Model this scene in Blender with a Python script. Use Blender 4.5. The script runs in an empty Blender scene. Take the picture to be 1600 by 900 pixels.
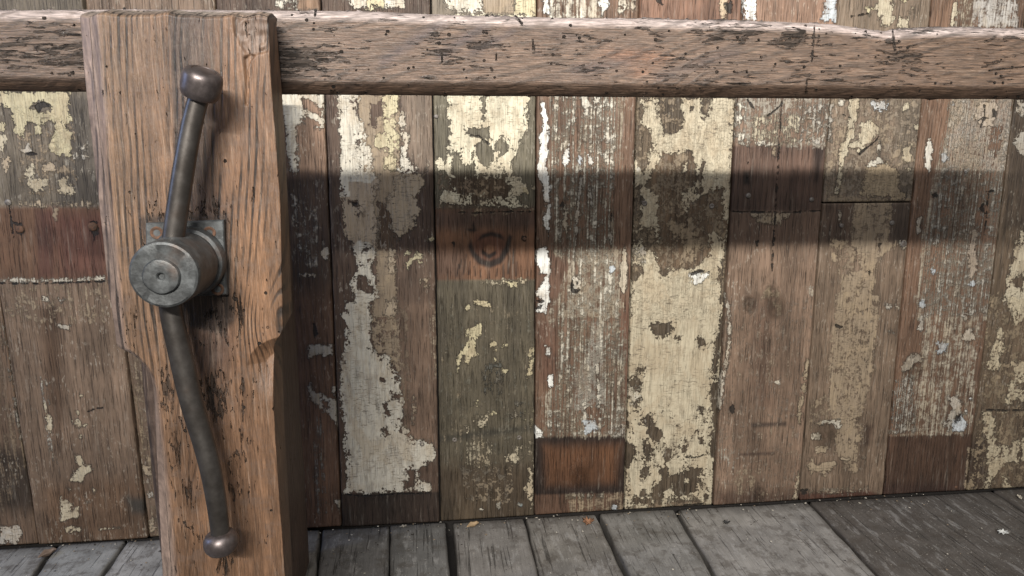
import bpy, math, random
import numpy as np

random.seed(7)
rng = np.random.default_rng(7)
scene = bpy.context.scene
col = scene.collection

# ------------------------------------------------------------------ camera
FPX, PITCH, YAW, ROLL = 1149.0, 0.20176, 0.11897, 0.00176
DCAM = 1.25                      # metres from camera to the plank wall
f_ = np.array([math.sin(YAW)*math.cos(PITCH), math.cos(YAW)*math.cos(PITCH), -math.sin(PITCH)])
r0 = np.array([math.cos(YAW), -math.sin(YAW), 0.0])
u0 = np.cross(r0, f_)
R_ = r0*math.cos(ROLL) + u0*math.sin(ROLL)
U_ = -r0*math.sin(ROLL) + u0*math.cos(ROLL)
CAM = np.array([0.0, -DCAM, 0.0])

def ray(px, py):
    return R_*((px-800)/FPX) - U_*((py-450)/FPX) + f_

def at(px, py, Y=0.0):
    d = ray(px, py)
    return CAM + d*((Y-CAM[1])/d[1])

CAM[2] = -at(690, 815)[2]        # floor at z = 0

def floor_at(px, py, z=0.0):
    d = ray(px, py)
    return CAM + d*((z-CAM[2])/d[2])

def project(P):
    v = P - CAM
    w = v@f_
    return 800 + FPX*(v@R_)/w, 450 - FPX*(v@U_)/w

from mathutils import Matrix, Vector
cam = bpy.data.cameras.new('camera')
cam.sensor_width = 36.0
cam.lens = 36.0*FPX/1600.0
cam.clip_start = 0.02
cam.clip_end = 100
co = bpy.data.objects.new('camera', cam)
col.objects.link(co)
m3 = Matrix([[R_[i], U_[i], -f_[i]] for i in range(3)])
co.matrix_world = Matrix.Translation(Vector(CAM)) @ m3.to_4x4()
scene.camera = co

# ------------------------------------------------------------------ light
w = bpy.data.worlds.new('World')
scene.world = w
w.use_nodes = True
bg = w.node_tree.nodes['Background']
bg.inputs[0].default_value = (1.0, 0.95, 0.90, 1)
bg.inputs[1].default_value = 0.18

def area(name, loc, target, sx, sy, power, colr):
    l = bpy.data.lights.new(name, 'AREA')
    l.shape = 'RECTANGLE'
    l.size, l.size_y = sx, sy
    l.energy = power
    l.color = colr
    o = bpy.data.objects.new(name, l)
    col.objects.link(o)
    o.location = loc
    d = Vector(target) - Vector(loc)
    o.rotation_euler = d.to_track_quat('-Z', 'Y').to_euler()
    return o

EYE = CAM[2]
tl = area('tube_lamp', (-0.30, -3.0, EYE+1.083), (0.30, 0, EYE+0.28), 1.05, 0.06, 31, (1.0, 0.955, 0.88))
tl.data.spread = math.radians(66)
area('ceiling_lamp', (0.1, -2.3, 2.55), (0.2, 0, 0.7), 1.8, 1.0, 42, (1.0, 0.98, 0.96))
area('window_light', (-2.1, -0.69, EYE+0.55), (-0.2, -0.66, EYE), 0.14, 0.9, 12, (0.36, 0.54, 1.0))

vs = scene.view_settings
scene.display_settings.display_device = 'sRGB'
vs.view_transform = 'Standard'
vs.look = 'None'
vs.exposure = 0.0
vs.gamma = 1.0
vs.use_curve_mapping = False

# ------------------------------------------------------------------ helpers
def lin(r, g, b, k=1.0):
    o = []
    for c in (r, g, b):
        c = c/255.0
        o.append((c/12.92 if c <= 0.04045 else ((c+0.055)/1.055)**2.4)*k)
    o = np.array(o)
    return o*.82+.18*(o@np.array([.2126, .7152, .0722]))

def link(name, me, parent=None):
    o = bpy.data.objects.new(name, me)
    col.objects.link(o)
    if parent is not None:
        o.parent = parent
    return o

def empty(name, loc=(0, 0, 0)):
    o = bpy.data.objects.new(name, None)
    o.empty_display_size = 0.05
    o.location = loc
    col.objects.link(o)
    return o

def tag(o, label=None, cat=None, group=None, kind=None):
    if label: o['label'] = label
    if cat: o['category'] = cat
    if group: o['group'] = group
    if kind: o['kind'] = kind
    return o

def mesh(name, verts, faces, smooth=True):
    me = bpy.data.meshes.new(name)
    verts = np.asarray(verts, dtype=np.float32)
    me.from_pydata([tuple(v) for v in verts] if len(verts) < 2000 else verts.tolist(), [], faces)
    if smooth:
        me.polygons.foreach_set('use_smooth', np.ones(len(me.polygons), dtype=bool))
    me.update()
    return me

def grid_mesh(name, P, caps=True, closed=False):
    """P: (rows, cols, 3) -> mesh; closed joins the last column to the first; caps closes the row ends"""
    nr, nc, _ = P.shape
    idx = np.arange(nr*nc).reshape(nr, nc)
    if closed:
        a = idx; b = np.roll(idx, -1, axis=1)
        q = np.stack([a[:-1], b[:-1], b[1:], a[1:]], -1).reshape(-1, 4)
    else:
        q = np.stack([idx[:-1, :-1], idx[:-1, 1:], idx[1:, 1:], idx[1:, :-1]], -1).reshape(-1, 4)
    nq = len(q)
    loops = q.reshape(-1)
    starts = np.arange(nq)*4
    if caps:
        loops = np.concatenate([loops, idx[0][::-1], idx[-1]])
        starts = np.concatenate([starts, [nq*4, nq*4+nc]])
    me = bpy.data.meshes.new(name)
    me.vertices.add(nr*nc)
    me.vertices.foreach_set('co', P.reshape(-1).astype(np.float32))
    me.loops.add(len(loops))
    me.loops.foreach_set('vertex_index', loops.astype(np.int32))
    me.polygons.add(len(starts))
    me.polygons.foreach_set('loop_start', starts.astype(np.int32))
    sm = np.ones(len(starts), dtype=bool)
    if caps:
        sm[-2:] = False
    me.update(calc_edges=True)
    me.validate()
    me.polygons.foreach_set('use_smooth', sm[:len(me.polygons)])
    return me

def sharpen(me, deg=32):
    me.set_sharp_from_angle(angle=math.radians(deg))

def attr(me, name, arr):
    arr = np.asarray(arr, dtype=np.float32)
    n = len(me.vertices)
    if arr.ndim == 1 or (arr.ndim == 2 and arr.size == n):
        a = me.attributes.new(name, 'FLOAT', 'POINT')
        a.data.foreach_set('value', arr.reshape(-1))
    else:
        a = me.attributes.new(name, 'FLOAT_VECTOR', 'POINT')
        a.data.foreach_set('vector', arr.reshape(-1))

def sdf_poly(X, Y, pts):
    """signed distance, positive inside"""
    pts = np.asarray(pts, float)
    d2 = np.full(X.shape, 1e9)
    inside = np.zeros(X.shape, bool)
    n = len(pts)
    for i in range(n):
        ax, ay = pts[i]; bx, by = pts[(i+1) % n]
        ex, ey = bx-ax, by-ay
        L = ex*ex+ey*ey+1e-9
        t = np.clip(((X-ax)*ex+(Y-ay)*ey)/L, 0, 1)
        dx, dy = X-ax-t*ex, Y-ay-t*ey
        d2 = np.minimum(d2, dx*dx+dy*dy)
        if ay != by:
            c = ((ay > Y) != (by > Y)) & (X < (bx-ax)*(Y-ay)/(by-ay)+ax)
            inside ^= c
    d = np.sqrt(d2)
    return np.where(inside, d, -d)

def vnoise(x, y, seed=0):
    """smooth value noise in numpy, -1..1"""
    r = np.random.default_rng(seed).uniform(-1, 1, (64, 64))
    xi = np.floor(x).astype(int); yi = np.floor(y).astype(int)
    fx = x-xi; fy = y-yi
    fx = fx*fx*(3-2*fx); fy = fy*fy*(3-2*fy)
    g = lambda a, b: r[a % 64, b % 64]
    return (g(xi, yi)*(1-fx)+g(xi+1, yi)*fx)*(1-fy) + (g(xi, yi+1)*(1-fx)+g(xi+1, yi+1)*fx)*fy

def interp(tbl, v):
    t = np.array(tbl, float)
    return np.interp(v, t[:, 0], t[:, 1])

# ------------------------------------------------------------------ node helper
class NT:
    def __init__(s, name):
        s.m = bpy.data.materials.new(name)
        s.m.use_nodes = True
        s.t = s.m.node_tree
        s.t.nodes.clear()
    def n(s, typ, **kw):
        nd = s.t.nodes.new(typ)
        for k, v in kw.items():
            setattr(nd, k, v)
        return nd
    def set(s, sock, v):
        if isinstance(v, bpy.types.NodeSocket):
            s.t.links.new(v, sock)
        elif v is not None:
            sock.default_value = v
    def math(s, op, a, b=None, c=None, clamp=False):
        nd = s.n('ShaderNodeMath', operation=op)
        nd.use_clamp = clamp
        for i, v in enumerate((a, b, c)):
            if v is not None: s.set(nd.inputs[i], v)
        return nd.outputs[0]
    def add(s, a, b): return s.math('ADD', a, b)
    def sub(s, a, b): return s.math('SUBTRACT', a, b)
    def mul(s, a, b): return s.math('MULTIPLY', a, b)
    def step(s, v, lo, hi, a=0.0, b=1.0):
        nd = s.n('ShaderNodeMapRange')
        nd.interpolation_type = 'SMOOTHSTEP'
        s.set(nd.inputs[0], v); s.set(nd.inputs[1], lo); s.set(nd.inputs[2], hi)
        s.set(nd.inputs[3], a); s.set(nd.inputs[4], b)
        return nd.outputs[0]
    def attr(s, name, what=2):
        nd = s.n('ShaderNodeAttribute', attribute_name=name)
        return nd.outputs[what]       # 0 color 1 vector 2 fac
    def sep(s, v):
        nd = s.n('ShaderNodeSeparateXYZ'); s.set(nd.inputs[0], v); return nd.outputs
    def scale(s, v, sc, off=(0, 0, 0)):
        nd = s.n('ShaderNodeMapping')
        s.set(nd.inputs[0], v); nd.inputs['Scale'].default_value = sc; nd.inputs['Location'].default_value = off
        return nd.outputs[0]
    def noise(s, v, sc=1.0, det=4, rough=.55, dist=0.0):
        nd = s.n('ShaderNodeTexNoise')
        s.set(nd.inputs['Vector'], v); nd.inputs['Scale'].default_value = sc
        nd.inputs['Detail'].default_value = det; nd.inputs['Roughness'].default_value = rough
        nd.inputs['Distortion'].default_value = dist
        return nd.outputs[0]
    def mix(s, f, a, b, bt='MIX'):
        nd = s.n('ShaderNodeMix', data_type='RGBA', blend_type=bt)
        s.set(nd.inputs[0], f); 
        for i, v in ((6, a), (7, b)):
            if isinstance(v, (tuple, list)) and len(v) == 3: v = (*v, 1)
            s.set(nd.inputs[i], v)
        return nd.outputs[2]
    def grey(s, f):
        nd = s.n('ShaderNodeCombineColor')
        for i in range(3): s.set(nd.inputs[i], f)
        return nd.outputs[0]
    def tint(s, c, f):   # colour * scalar
        return s.mix(1.0, c, s.grey(f), 'MULTIPLY')
    def out(s, color, rough, height=None, bdist=0.001, bstr=1.0, metal=0.0, disp=None, spec=.5):
        b = s.n('ShaderNodeBsdfPrincipled')
        s.set(b.inputs['Base Color'], color if not isinstance(color, tuple) else (*color, 1))
        s.set(b.inputs['Roughness'], rough); s.set(b.inputs['Metallic'], metal)
        b.inputs['Specular IOR Level'].default_value = spec
        if height is not None:
            bp = s.n('ShaderNodeBump')
            bp.inputs['Strength'].default_value = bstr
            bp.inputs['Distance'].default_value = bdist
            s.set(bp.inputs['Height'], height)
            s.t.links.new(bp.outputs[0], b.inputs['Normal'])
        o = s.n('ShaderNodeOutputMaterial')
        s.t.links.new(b.outputs[0], o.inputs[0])
        if disp is not None:
            s.m.displacement_method = 'BOTH'
            d = s.n('ShaderNodeDisplacement')
            d.inputs['Midlevel'].default_value = 0.0
            d.inputs['Scale'].default_value = 0.001
            s.set(d.inputs['Height'], disp)
            s.t.links.new(d.outputs[0], o.inputs['Displacement'])
            s.m.displacement_method = 'BOTH'
        return s.m

# ------------------------------------------------------------------ materials
def painted_plank_material():
    """old board with up to four coats / flaws; the shapes come from per-vertex distance fields,
    the crumbled edges, grain, dirt and relief from noise"""
    t = NT('weathered_painted_plank')
    g = t.attr('g', 1)
    ring = t.attr('ring')
    chip = t.attr('chip')
    n_edge = t.add(t.mul(t.sub(t.noise(g, 75, 5, .62), .5), 15.0), t.mul(t.sub(t.noise(t.scale(g, (1, .8, 1), (3, 4, 0)), 280, 4, .6), .5), 8.0))
    n_str = t.mul(t.sub(t.noise(t.scale(g, (330, 9, 60)), 1.0, 4, .62, .3), .5), 5.6)
    n_fine = t.noise(t.scale(g, (800, 22, 100)), 1.0, 4, .65)
    n_mid = t.noise(t.scale(g, (60, 6, 20)), 1.0, 5, .6, .6)
    n_big = t.noise(g, 14, 4, .55)
    n_grime = t.noise(g, 45, 6, .7)
    # bare wood
    rg = t.math('SINE', t.add(t.mul(ring, 6.283), t.mul(n_mid, 5.0)))
    rg = t.step(rg, -.2, 1.0)
    k = t.add(.54, t.mul(n_fine, .56))
    k = t.add(k, t.mul(n_mid, .5))
    k = t.sub(k, t.mul(rg, .10))
    bands = t.noise(t.scale(g, (34, 1.6, 20), (2, 7, 0)), 1.0, 4, .6, .3)
    k = t.mul(k, t.add(.42, t.mul(n_big, .70)))
    k = t.mul(k, t.add(1.0, t.mul(t.sub(bands, .5), 1.1)))
    k = t.mul(t.math('POWER', t.math('MAXIMUM', k, .02), 1.35), 1.36)
    pores = t.step(t.noise(t.scale(g, (700, 22, 60)), 1.0, 3, .6), .54, .68)
    k = t.mul(k, t.sub(1.0, t.mul(pores, .60)))
    wood = t.mix(1.0, t.tint(t.attr('wood', 0), k), (1.05, .98, .87), 'MULTIPLY')
    fl = t.mul(t.step(t.noise(t.scale(g, (1, .35, 1), (4, 8, 0)), 260, 4, .62), .575, .62), t.step(t.noise(g, 24, 4, .6), .44, .58))
    wood = t.mix(t.mul(t.mul(fl, .8), t.attr('fleck')), wood, (.46, .42, .35))
    # pale grey worn bloom on the bare wood
    bloom = t.mul(t.step(t.noise(t.scale(g, (160, 14, 40), (3, 1, 0)), 1.0, 5, .7), .54, .74), .22)
    wood = t.mix(bloom, wood, (.36, .32, .27))
    c = wood
    h = t.sub(t.mul(n_fine, .22), t.mul(rg, .12))
    h = t.sub(h, t.mul(pores, .22))
    # random chips through paint
    chipn = t.step(t.noise(t.scale(g, (1, .8, 1), (7, 2, 0)), 210, 4, .62), .53, .57)
    chipm = t.noise(g, 38, 2, .5)
    chips = t.math('MULTIPLY', chipn, t.mul(t.step(chipm, .42, .54), chip), clamp=True)
    brush = t.noise(t.scale(g, (420, 10, 60), (5, 0, 0)), 1.0, 3, .6)
    brush_h = t.noise(t.scale(g, (25, 500, 60), (5, 0, 0)), 1.0, 3, .6)
    rough = .58
    stain = t.noise(t.scale(g, (1, .6, 1), (9, 9, 0)), 26, 5, .65, .5)
    wear = t.step(t.noise(t.scale(g, (70, 16, 40), (1, 9, 0)), 1.0, 5, .68, .4), .52, .64)
    stain2 = t.noise(g, 18, 3, .6)
    first = True
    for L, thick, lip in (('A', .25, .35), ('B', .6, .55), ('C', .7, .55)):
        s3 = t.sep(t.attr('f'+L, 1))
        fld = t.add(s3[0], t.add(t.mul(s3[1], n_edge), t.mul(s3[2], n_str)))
        fld = t.sub(fld, t.mul(chips, 14.0 if L != 'A' else 6.0))
        wid = t.add(.6, t.mul(s3[2], .42))
        m = t.step(fld, t.mul(wid, -1.0), wid)
        m = t.mul(m, t.sub(1.0, t.mul(wear, .30)))
        # dirt and painted-in flake shadow along the lip of the coat
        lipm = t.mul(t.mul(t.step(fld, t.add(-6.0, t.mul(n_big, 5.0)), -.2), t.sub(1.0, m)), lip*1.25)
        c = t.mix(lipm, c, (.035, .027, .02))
        v = t.add(.80, t.mul(brush, .26))
        v = t.mul(v, t.add(.86, t.mul(brush_h, .16)))
        v = t.mul(v, t.add(.84, t.mul(n_big, .32)))
        pc = t.tint(t.attr('c'+L, 0), v)
        gr = t.mul(t.step(n_grime, .46, .60), .55)
        pc = t.mix(gr, pc, t.mix(.5, pc, (.17, .125, .08)))
        st = t.mul(t.step(stain, .48, .60), .60)
        pc = t.mix(st, pc, t.mix(.35, (.30, .23, .15), pc))
        fine_crack = t.mul(t.step(t.noise(t.scale(g, (90, 420, 60), (2, 6, 0)), 1.0, 4, .7, .5), .55, .60), t.step(stain2, .42, .56))
        pc = t.mix(t.mul(fine_crack, .62), pc, (.07, .055, .04))
        # fly specks and pin holes
        sp = t.n('ShaderNodeTexVoronoi')
        t.set(sp.inputs['Vector'], g); sp.inputs['Scale'].default_value = 160
        spk = t.mul(t.step(sp.outputs[0], .16, .10), t.step(t.sep(sp.outputs[1])[0], .80, .82))
        pc = t.mix(t.mul(spk, .75), pc, (.06, .045, .03))
        c = t.mix(m, c, pc)
        h = t.add(h, t.mul(m, thick))
        rough = t.add(.56, t.mul(m, -.06)) if first else t.sub(rough, t.mul(m, .03))
        first = False
    # cracks, holes
    s3 = t.sep(t.attr('fD', 1))
    fld = t.add(s3[0], t.mul(s3[1], n_edge))
    m = t.step(fld, -.8, .5)
    c = t.mix(t.mul(m, .92), c, (.014, .011, .009))
    h = t.sub(h, t.mul(m, 1.5))
    # fine dust and scratches
    scr = t.step(t.noise(t.scale(g, (40, 300, 60), (1, 3, 0)), 1.0, 4, .75), .66, .80)
    c = t.mix(t.mul(scr, .16), c, (.45, .42, .36))
    c = t.tint(c, t.add(.82, t.mul(n_grime, .34)))
    rr = t.add(rough, t.mul(n_grime, .15))
    return t.out(c, rr, h, .0028, 1.0, spec=.35)

def pine_material(name, worm=.35, ridge=.5, amp_pit=1.6, wax=.42, grain_k=.42, fine=.3, rip=.6, wsc=1.0, ero_var=.4, rsc=(420, 30, 120), psc=75):
    """bare waxed old timber: growth rings from a per-vertex ring field, worm holes, eroded pits"""
    t = NT(name)
    g = t.attr('g', 1)              # across, along the grain, depth (metres)
    ring = t.attr('ring')
    ero = t.add(t.attr('erode'), t.mul(t.sub(t.noise(t.scale(g, (1, .5, 1), (6, 6, 0)), 24, 4, .6), .5), ero_var))
    n_fine = t.noise(t.scale(g, (1100, 50, 300)), 1.0, 4, .65)
    n_mid = t.noise(t.scale(g, (110, 4.5, 60)), 1.0, 4, .6, .3)
    n_big = t.noise(g, 22, 5, .65)
    rs = t.add(t.mul(ring, 6.283), t.mul(n_mid, 3.0))
    late = t.step(t.math('SINE', rs), .1, 1.0)
    late = t.mul(late, t.step(t.noise(t.scale(g, (55, 9, 40), (6, 2, 0)), 1.0, 4, .6), .36, .62))
    late = t.mul(t.mul(late, t.attr('gk')), t.add(.45, t.mul(n_fine, 1.1)))
    k = t.add(1.0-.5*fine, t.mul(t.sub(n_fine, .5), fine*2.2))
    k = t.add(k, .10)
    k = t.mul(k, t.add(.74, t.mul(n_big, .5)))
    k = t.mul(k, t.sub(1.12, t.mul(late, grain_k)))
    k = t.math('POWER', t.math('MAXIMUM', k, .02), 1.6)
    c = t.tint(t.attr('wood', 0), k)
    # bleached fibres on the early wood
    pale = t.mul(t.step(t.noise(t.scale(g, (500, 18, 90), (4, 0, 0)), 1.0, 4, .7), .52, .78), .30)
    c = t.mix(pale, c, (.50, .38, .29))
    # eroded pits, two sizes
    p1 = t.noise(t.scale(g, (330, psc, 120)), 1.0, 3, .6, .8)
    p2 = t.noise(t.scale(g, (125, 17, 90), (2, 5, 0)), 1.0, 4, .6, 1.0)
    th = t.sub(.69, t.mul(ero, .25))
    pit1 = t.step(p1, th, t.add(th, .08))
    th2 = t.sub(.72, t.mul(ero, .27))
    pit2 = t.mul(t.step(p2, th2, t.add(th2, .12)), t.step(p1, .36, .50, .45, 1.0))
    pit = t.math('MAXIMUM', t.mul(pit1, .75), pit2)
    # worm holes
    vo = t.n('ShaderNodeTexVoronoi'); vo.inputs['Scale'].default_value = 1.0
    t.set(vo.inputs['Vector'], t.scale(g, (120*wsc, 105*wsc, 30)))
    sel = t.step(t.sep(vo.outputs[1])[0], 1-worm, 1-worm+.02)
    rad = t.add(.09, t.mul(t.sep(vo.outputs[1])[1], .10))
    hole = t.mul(t.step(t.sub(vo.outputs[0], rad), .03, -.02), sel)
    pit = t.math('MAXIMUM', pit, hole)
    c = t.mix(t.mul(pit, .97), c, (.010, .007, .005))
    ripple = t.noise(t.scale(g, rsc, (8, 0, 0)), 1.0, 4, .65, .6)
    c = t.tint(c, t.step(ripple, .36, .60, 1.12-.24*rip, 1.12))
    hb = t.add(t.mul(late, -ridge), t.mul(ripple, rip))
    hb = t.add(hb, t.mul(n_fine, .5))
    hb = t.sub(hb, t.mul(pit, amp_pit*.5))
    h = t.add(t.mul(t.sub(n_big, .5), 1.0), t.mul(t.sub(ripple, .5), rip*.35))
    h = t.sub(h, t.mul(pit, amp_pit*.7))
    grm = t.noise(g, 60, 5, .7)
    c = t.mix(t.mul(t.step(grm, .50, .64), .35), c, (.10, .07, .055))
    return t.out(c, t.math('MAXIMUM', t.add(wax, t.mul(grm, .22)), pit), hb, .001, .9, disp=h, spec=.45)

def floor_material():
    t = NT('grey_weathered_floorboard')
    g = t.attr('g', 1)
    n_fine = t.noise(t.scale(g, (700, 30, 100)), 1.0, 4, .6)
    n_mid = t.noise(t.scale(g, (75, 6, 30)), 1.0, 5, .65, .8)
    n_big = t.noise(g, 16, 5, .6)
    sp = t.step(t.noise(g, 300, 2, .5), .68, .71)
    k = t.add(.36, t.mul(n_fine, .50))
    k = t.add(k, t.mul(n_mid, .68))
    k = t.mul(k, t.add(.30, t.mul(n_big, 1.4)))
    crack = t.step(t.noise(t.scale(g, (260, 7, 60), (2, 0, 0)), 1.0, 4, .6), .60, .67)
    c = t.tint(t.attr('wood', 0), k)
    c = t.mix(t.mul(crack, .55), c, (.02, .018, .016))
    wht = t.mul(t.step(t.noise(t.scale(g, (80, 20, 40), (4, 0, 0)), 1.0, 5, .7), .54, .64), .38)
    c = t.mix(wht, c, (.34, .335, .33))
    dirt = t.step(t.noise(g, 34, 5, .7), .50, .62)
    c = t.mix(t.mul(dirt, .5), c, (.06, .05, .042))
    grit = t.step(t.noise(g, 420, 2, .5), .66, .70)
    c = t.mix(t.mul(grit, .6), c, (.02, .018, .015))
    c = t.mix(t.mul(sp, .6), c, (.42, .40, .36))
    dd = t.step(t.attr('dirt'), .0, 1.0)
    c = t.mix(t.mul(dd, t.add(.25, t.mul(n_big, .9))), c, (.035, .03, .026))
    h = t.add(t.mul(n_fine, .5), t.mul(n_mid, .6))
    h = t.sub(h, t.mul(crack, 1.0))
    return t.out(c, t.add(.5, t.mul(n_big, .3)), h, .0014, .9, spec=.4)

def metal_material(name, c0, c1, rough, metal, sc=70, bump=.25):
    t = NT(name)
    tc = t.n('ShaderNodeTexCoord').outputs['Object']
    n1 = t.noise(tc, sc, 6, .65)
    n2 = t.noise(tc, sc*5, 4, .6)
    n3 = t.noise(tc, sc*.4, 4, .6)
    c = t.mix(t.step(n1, .35, .68), c0, c1)
    c = t.tint(c, t.add(.75, t.mul(n2, .5)))
    c = t.mix(t.mul(t.step(n3, .52, .7), .45), c, (.10, .06, .04))
    h = t.add(t.mul(n1, .8), t.mul(n2, .35))
    return t.out(c, t.add(rough, t.mul(n1, .22)), h, .0006, bump, metal=metal)

def plain(name, c, rough=.7):
    t = NT(name)
    tc = t.n('ShaderNodeTexCoord').outputs['Object']
    n = t.noise(tc, 120, 5, .65)
    return t.out(t.tint(t.mix(0.0, c, c), t.add(.6, t.mul(n, .8))), rough, n, .0006, .5)

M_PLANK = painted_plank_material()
M_RAIL = pine_material('wormy_rail_wood', worm=.52, ridge=.3, amp_pit=2.4, wax=.40, grain_k=.34, fine=.6, rip=2.4, rsc=(760, 52, 120), psc=44, wsc=1.1, ero_var=2.3)
M_JAW = pine_material('ridged_pine', worm=.10, ridge=.5, amp_pit=1.9, wax=.42, grain_k=1.0, fine=.6, rip=.7)
M_LEG = pine_material('brown_leg_wood', worm=.03, ridge=.3, amp_pit=1.0, wax=.5, grain_k=.5, fine=.6)
M_FLOOR = floor_material()
M_STEEL = metal_material('grey_forged_iron', (.040, .042, .043), (.105, .112, .115), .38, .5, 65, .9)
M_BAR = metal_material('dark_handle_steel', (.072, .064, .058), (.110, .101, .094), .29, .82, 45, .12)
M_KNOB = metal_material('polished_knob_steel', (.095, .080, .078), (.16, .135, .132), .31, .8, 90, .2)
M_DARK = plain('dark_void_wood', (.012, .010, .009), .9)
M_NAIL = metal_material('nail_head_iron', (.10, .085, .075), (.20, .185, .17), .5, .4, 300)
M_RUST = metal_material('rusty_nail', (.05, .03, .02), (.12, .06, .035), .7, .2, 300)

#PLANKDATA
# ------------------------------------------------------------------ the plank wall
# every coat of paint is an outline on the board face; outlines are read in photo pixels and laid on the wall plane
IVORY = lin(222, 214, 195, .76); CREAM = lin(211, 197, 166, .74); YELLOW = lin(212, 199, 156, .75)
WHITE = lin(238, 238, 232, .86); TAN = lin(158, 138, 112, .75); DTAN = lin(132, 112, 90, .75)
DIRTY = lin(186, 166, 138, .78); GREYP = lin(190, 182, 168, .78); BLUEW = lin(206, 214, 220, .78)
STREAK = lin(188, 176, 154, .76)

class Plank:
    def __init__(s, e0, e1, wood, label, y=0.0, top=-90, bot=None, chip=.35, ringf=90.0, fleck=.55):
        s.fleck = fleck
        s.e0, s.e1, s.wood, s.label, s.y = e0, e1, np.array(wood), label, y
        s.top, s.bot, s.chip, s.ringf = top, bot, chip, ringf
        s.ops, s.wops, s.knots, s.nails, s.chips = [], [], [], [], []
    def _p(s, T, pts):
        return [(T[0]+x/T[2], T[1]+y/T[2]) for x, y in pts]
    def w(s, T, pts, c, soft=3): s.wops.append((s._p(T, pts), np.array(c), soft)); return s
    def a(s, T, pts, c=DTAN, amp=1.3, k=0.0, cov=12.): s.ops.append(('A', 1, s._p(T, pts), c, amp, k, cov)); return s
    def b(s, T, pts, c=CREAM, amp=1.2, k=0.0, cov=12.): s.ops.append(('B', 1, s._p(T, pts), c, amp, k, cov)); return s
    def c(s, T, pts, c=WHITE, amp=.9, k=0.0, cov=12.): s.ops.append(('C', 1, s._p(T, pts), c, amp, k, cov)); return s
    def d(s, T, pts, amp=.8): s.ops.append(('D', 1, s._p(T, pts), None, amp, 0, 12.)); return s
    def xa(s, T, pts, amp=1.2, k=0.0): s.ops.append(("A", -1, s._p(T, pts), None, amp, k, 12.)); return s
    def xb(s, T, pts, amp=1.2, k=0.0): s.ops.append(('B', -1, s._p(T, pts), None, amp, k, 12.)); return s
    def line(s, T, pts, wd=1.0, L='D', c=None, amp=.6):
        p = s._p(T, pts)
        up = [(x-wd, y) if abs(p[-1][1]-p[0][1]) > abs(p[-1][0]-p[0][0]) else (x, y-wd) for x, y in p]
        dn = [(x+wd, y) if abs(p[-1][1]-p[0][1]) > abs(p[-1][0]-p[0][0]) else (x, y+wd) for x, y in p]
        s.ops.append((L, 1, up+dn[::-1], c, amp, 0, 12.)); return s
    def knot(s, T, x, y, r, strength=1.0): s.knots.append((T[0]+x/T[2], T[1]+y/T[2], r/T[2], strength)); return s
    def nail(s, T, x, y, r=4.0, kind='nail'): s.nails.append((T[0]+x/T[2], T[1]+y/T[2], r, kind)); return s
    def chipzone(s, T, pts, v, soft=10): s.chips.append((s._p(T, pts), v, soft)); return s

    def build(s, parent):
        step = 2.1*DCAM/1175
        ytop, ybot = s.top, s.bot
        e = lambda E, py: E[0]+(E[1]-E[0])*(py-150)/670.0
        xm = .5*(e(s.e0, 500)+e(s.e1, 500))
        zt = at(xm, ytop)[2]
        zb = .0015 if ybot is None else at(xm, ybot)[2]
        L0t, L0b = at(e(s.e0, 150), 150), at(e(s.e0, 820), 820)
        L1t, L1b = at(e(s.e1, 150), 150), at(e(s.e1, 820), 820)
        fx = lambda a, b, z: a[0]+(b[0]-a[0])*(z-a[2])/(b[2]-a[2])
        nr = max(4, int((zt-zb)/step)); Z = np.linspace(zb, zt, nr)
        gap = .0014
        Lx = fx(L0t, L0b, Z)+gap; Rx = fx(L1t, L1b, Z)-gap
        wd = float(np.mean(Rx-Lx)); nc = max(4, int(wd/step))
        # worn edges: slight wobble of the long sides
        seed = abs(hash_int(s.label)) % 9999
        Lx = Lx+.0006*vnoise(Z*60, Z*0+1.5, seed); Rx = Rx+.0006*vnoise(Z*60, Z*0+7.5, seed)
        u = np.linspace(0, 1, nc)
        e_ = .0022/wd
        u = np.concatenate([[0, 0, e_*.35], e_+u*(1-2*e_), [1-e_*.35, 1, 1]])
        Yp = np.concatenate([[.022, .0022, .0006], np.zeros(nc), [.0006, .0022, .022]])
        P = np.zeros((nr, len(u), 3))
        P[..., 0] = Lx[:, None]+(Rx-Lx)[:, None]*u
        P[..., 2] = Z[:, None]
        cup = -.0014*(4*(u-.5)**2)*rng.uniform(-.6, 1)
        s.y += rng.uniform(-.0022, .0016); tilt = rng.uniform(-.0022, .0022)
        s.yat = lambda q: s.y+float(np.interp(q, Lx.mean()+(Rx.mean()-Lx.mean())*np.array([0, 1]), [-.5*tilt, .5*tilt]))
        P[..., 1] = Yp+cup+s.y+tilt*(u-.5)+.0012*vnoise(Z*9, Z*0+3.3, seed)[:, None]
        P[0, :, 1] += .0008; P[-1, :, 1] += .0008
        me = grid_mesh('plank', P)
        F = P.reshape(-1, 3).copy(); F[:, 1] = 0
        px, py = project(F)
        n = len(px)
        # grain space
        off = rng.uniform(0, 5, 3)
        g = np.stack([F[:, 0], F[:, 2], P[..., 1].reshape(-1)], 1)+off
        ring = F[:, 0]*s.ringf+.8*vnoise(F[:, 2]*3.0, F[:, 0]*6+seed, seed)+.5*vnoise(F[:, 2]*9, F[:, 0]*14, seed+1)
        wood = np.repeat(s.wood[None], n, 0)
        fleck = np.full(n, s.fleck)*(.55+.45*vnoise(px/60, py/90, seed+4))
        for pts, c, soft in s.wops:
            d = s.local(px, py, pts, soft+6)
            t = np.clip(d/(2*soft)+.5, 0, 1)[:, None]; t = t*t*(3-2*t)
            if soft <= 3: fleck = fleck*(1-.9*t[:, 0])
            wood = wood*(1-t)+c*t
        kc = np.zeros(n)
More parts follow.
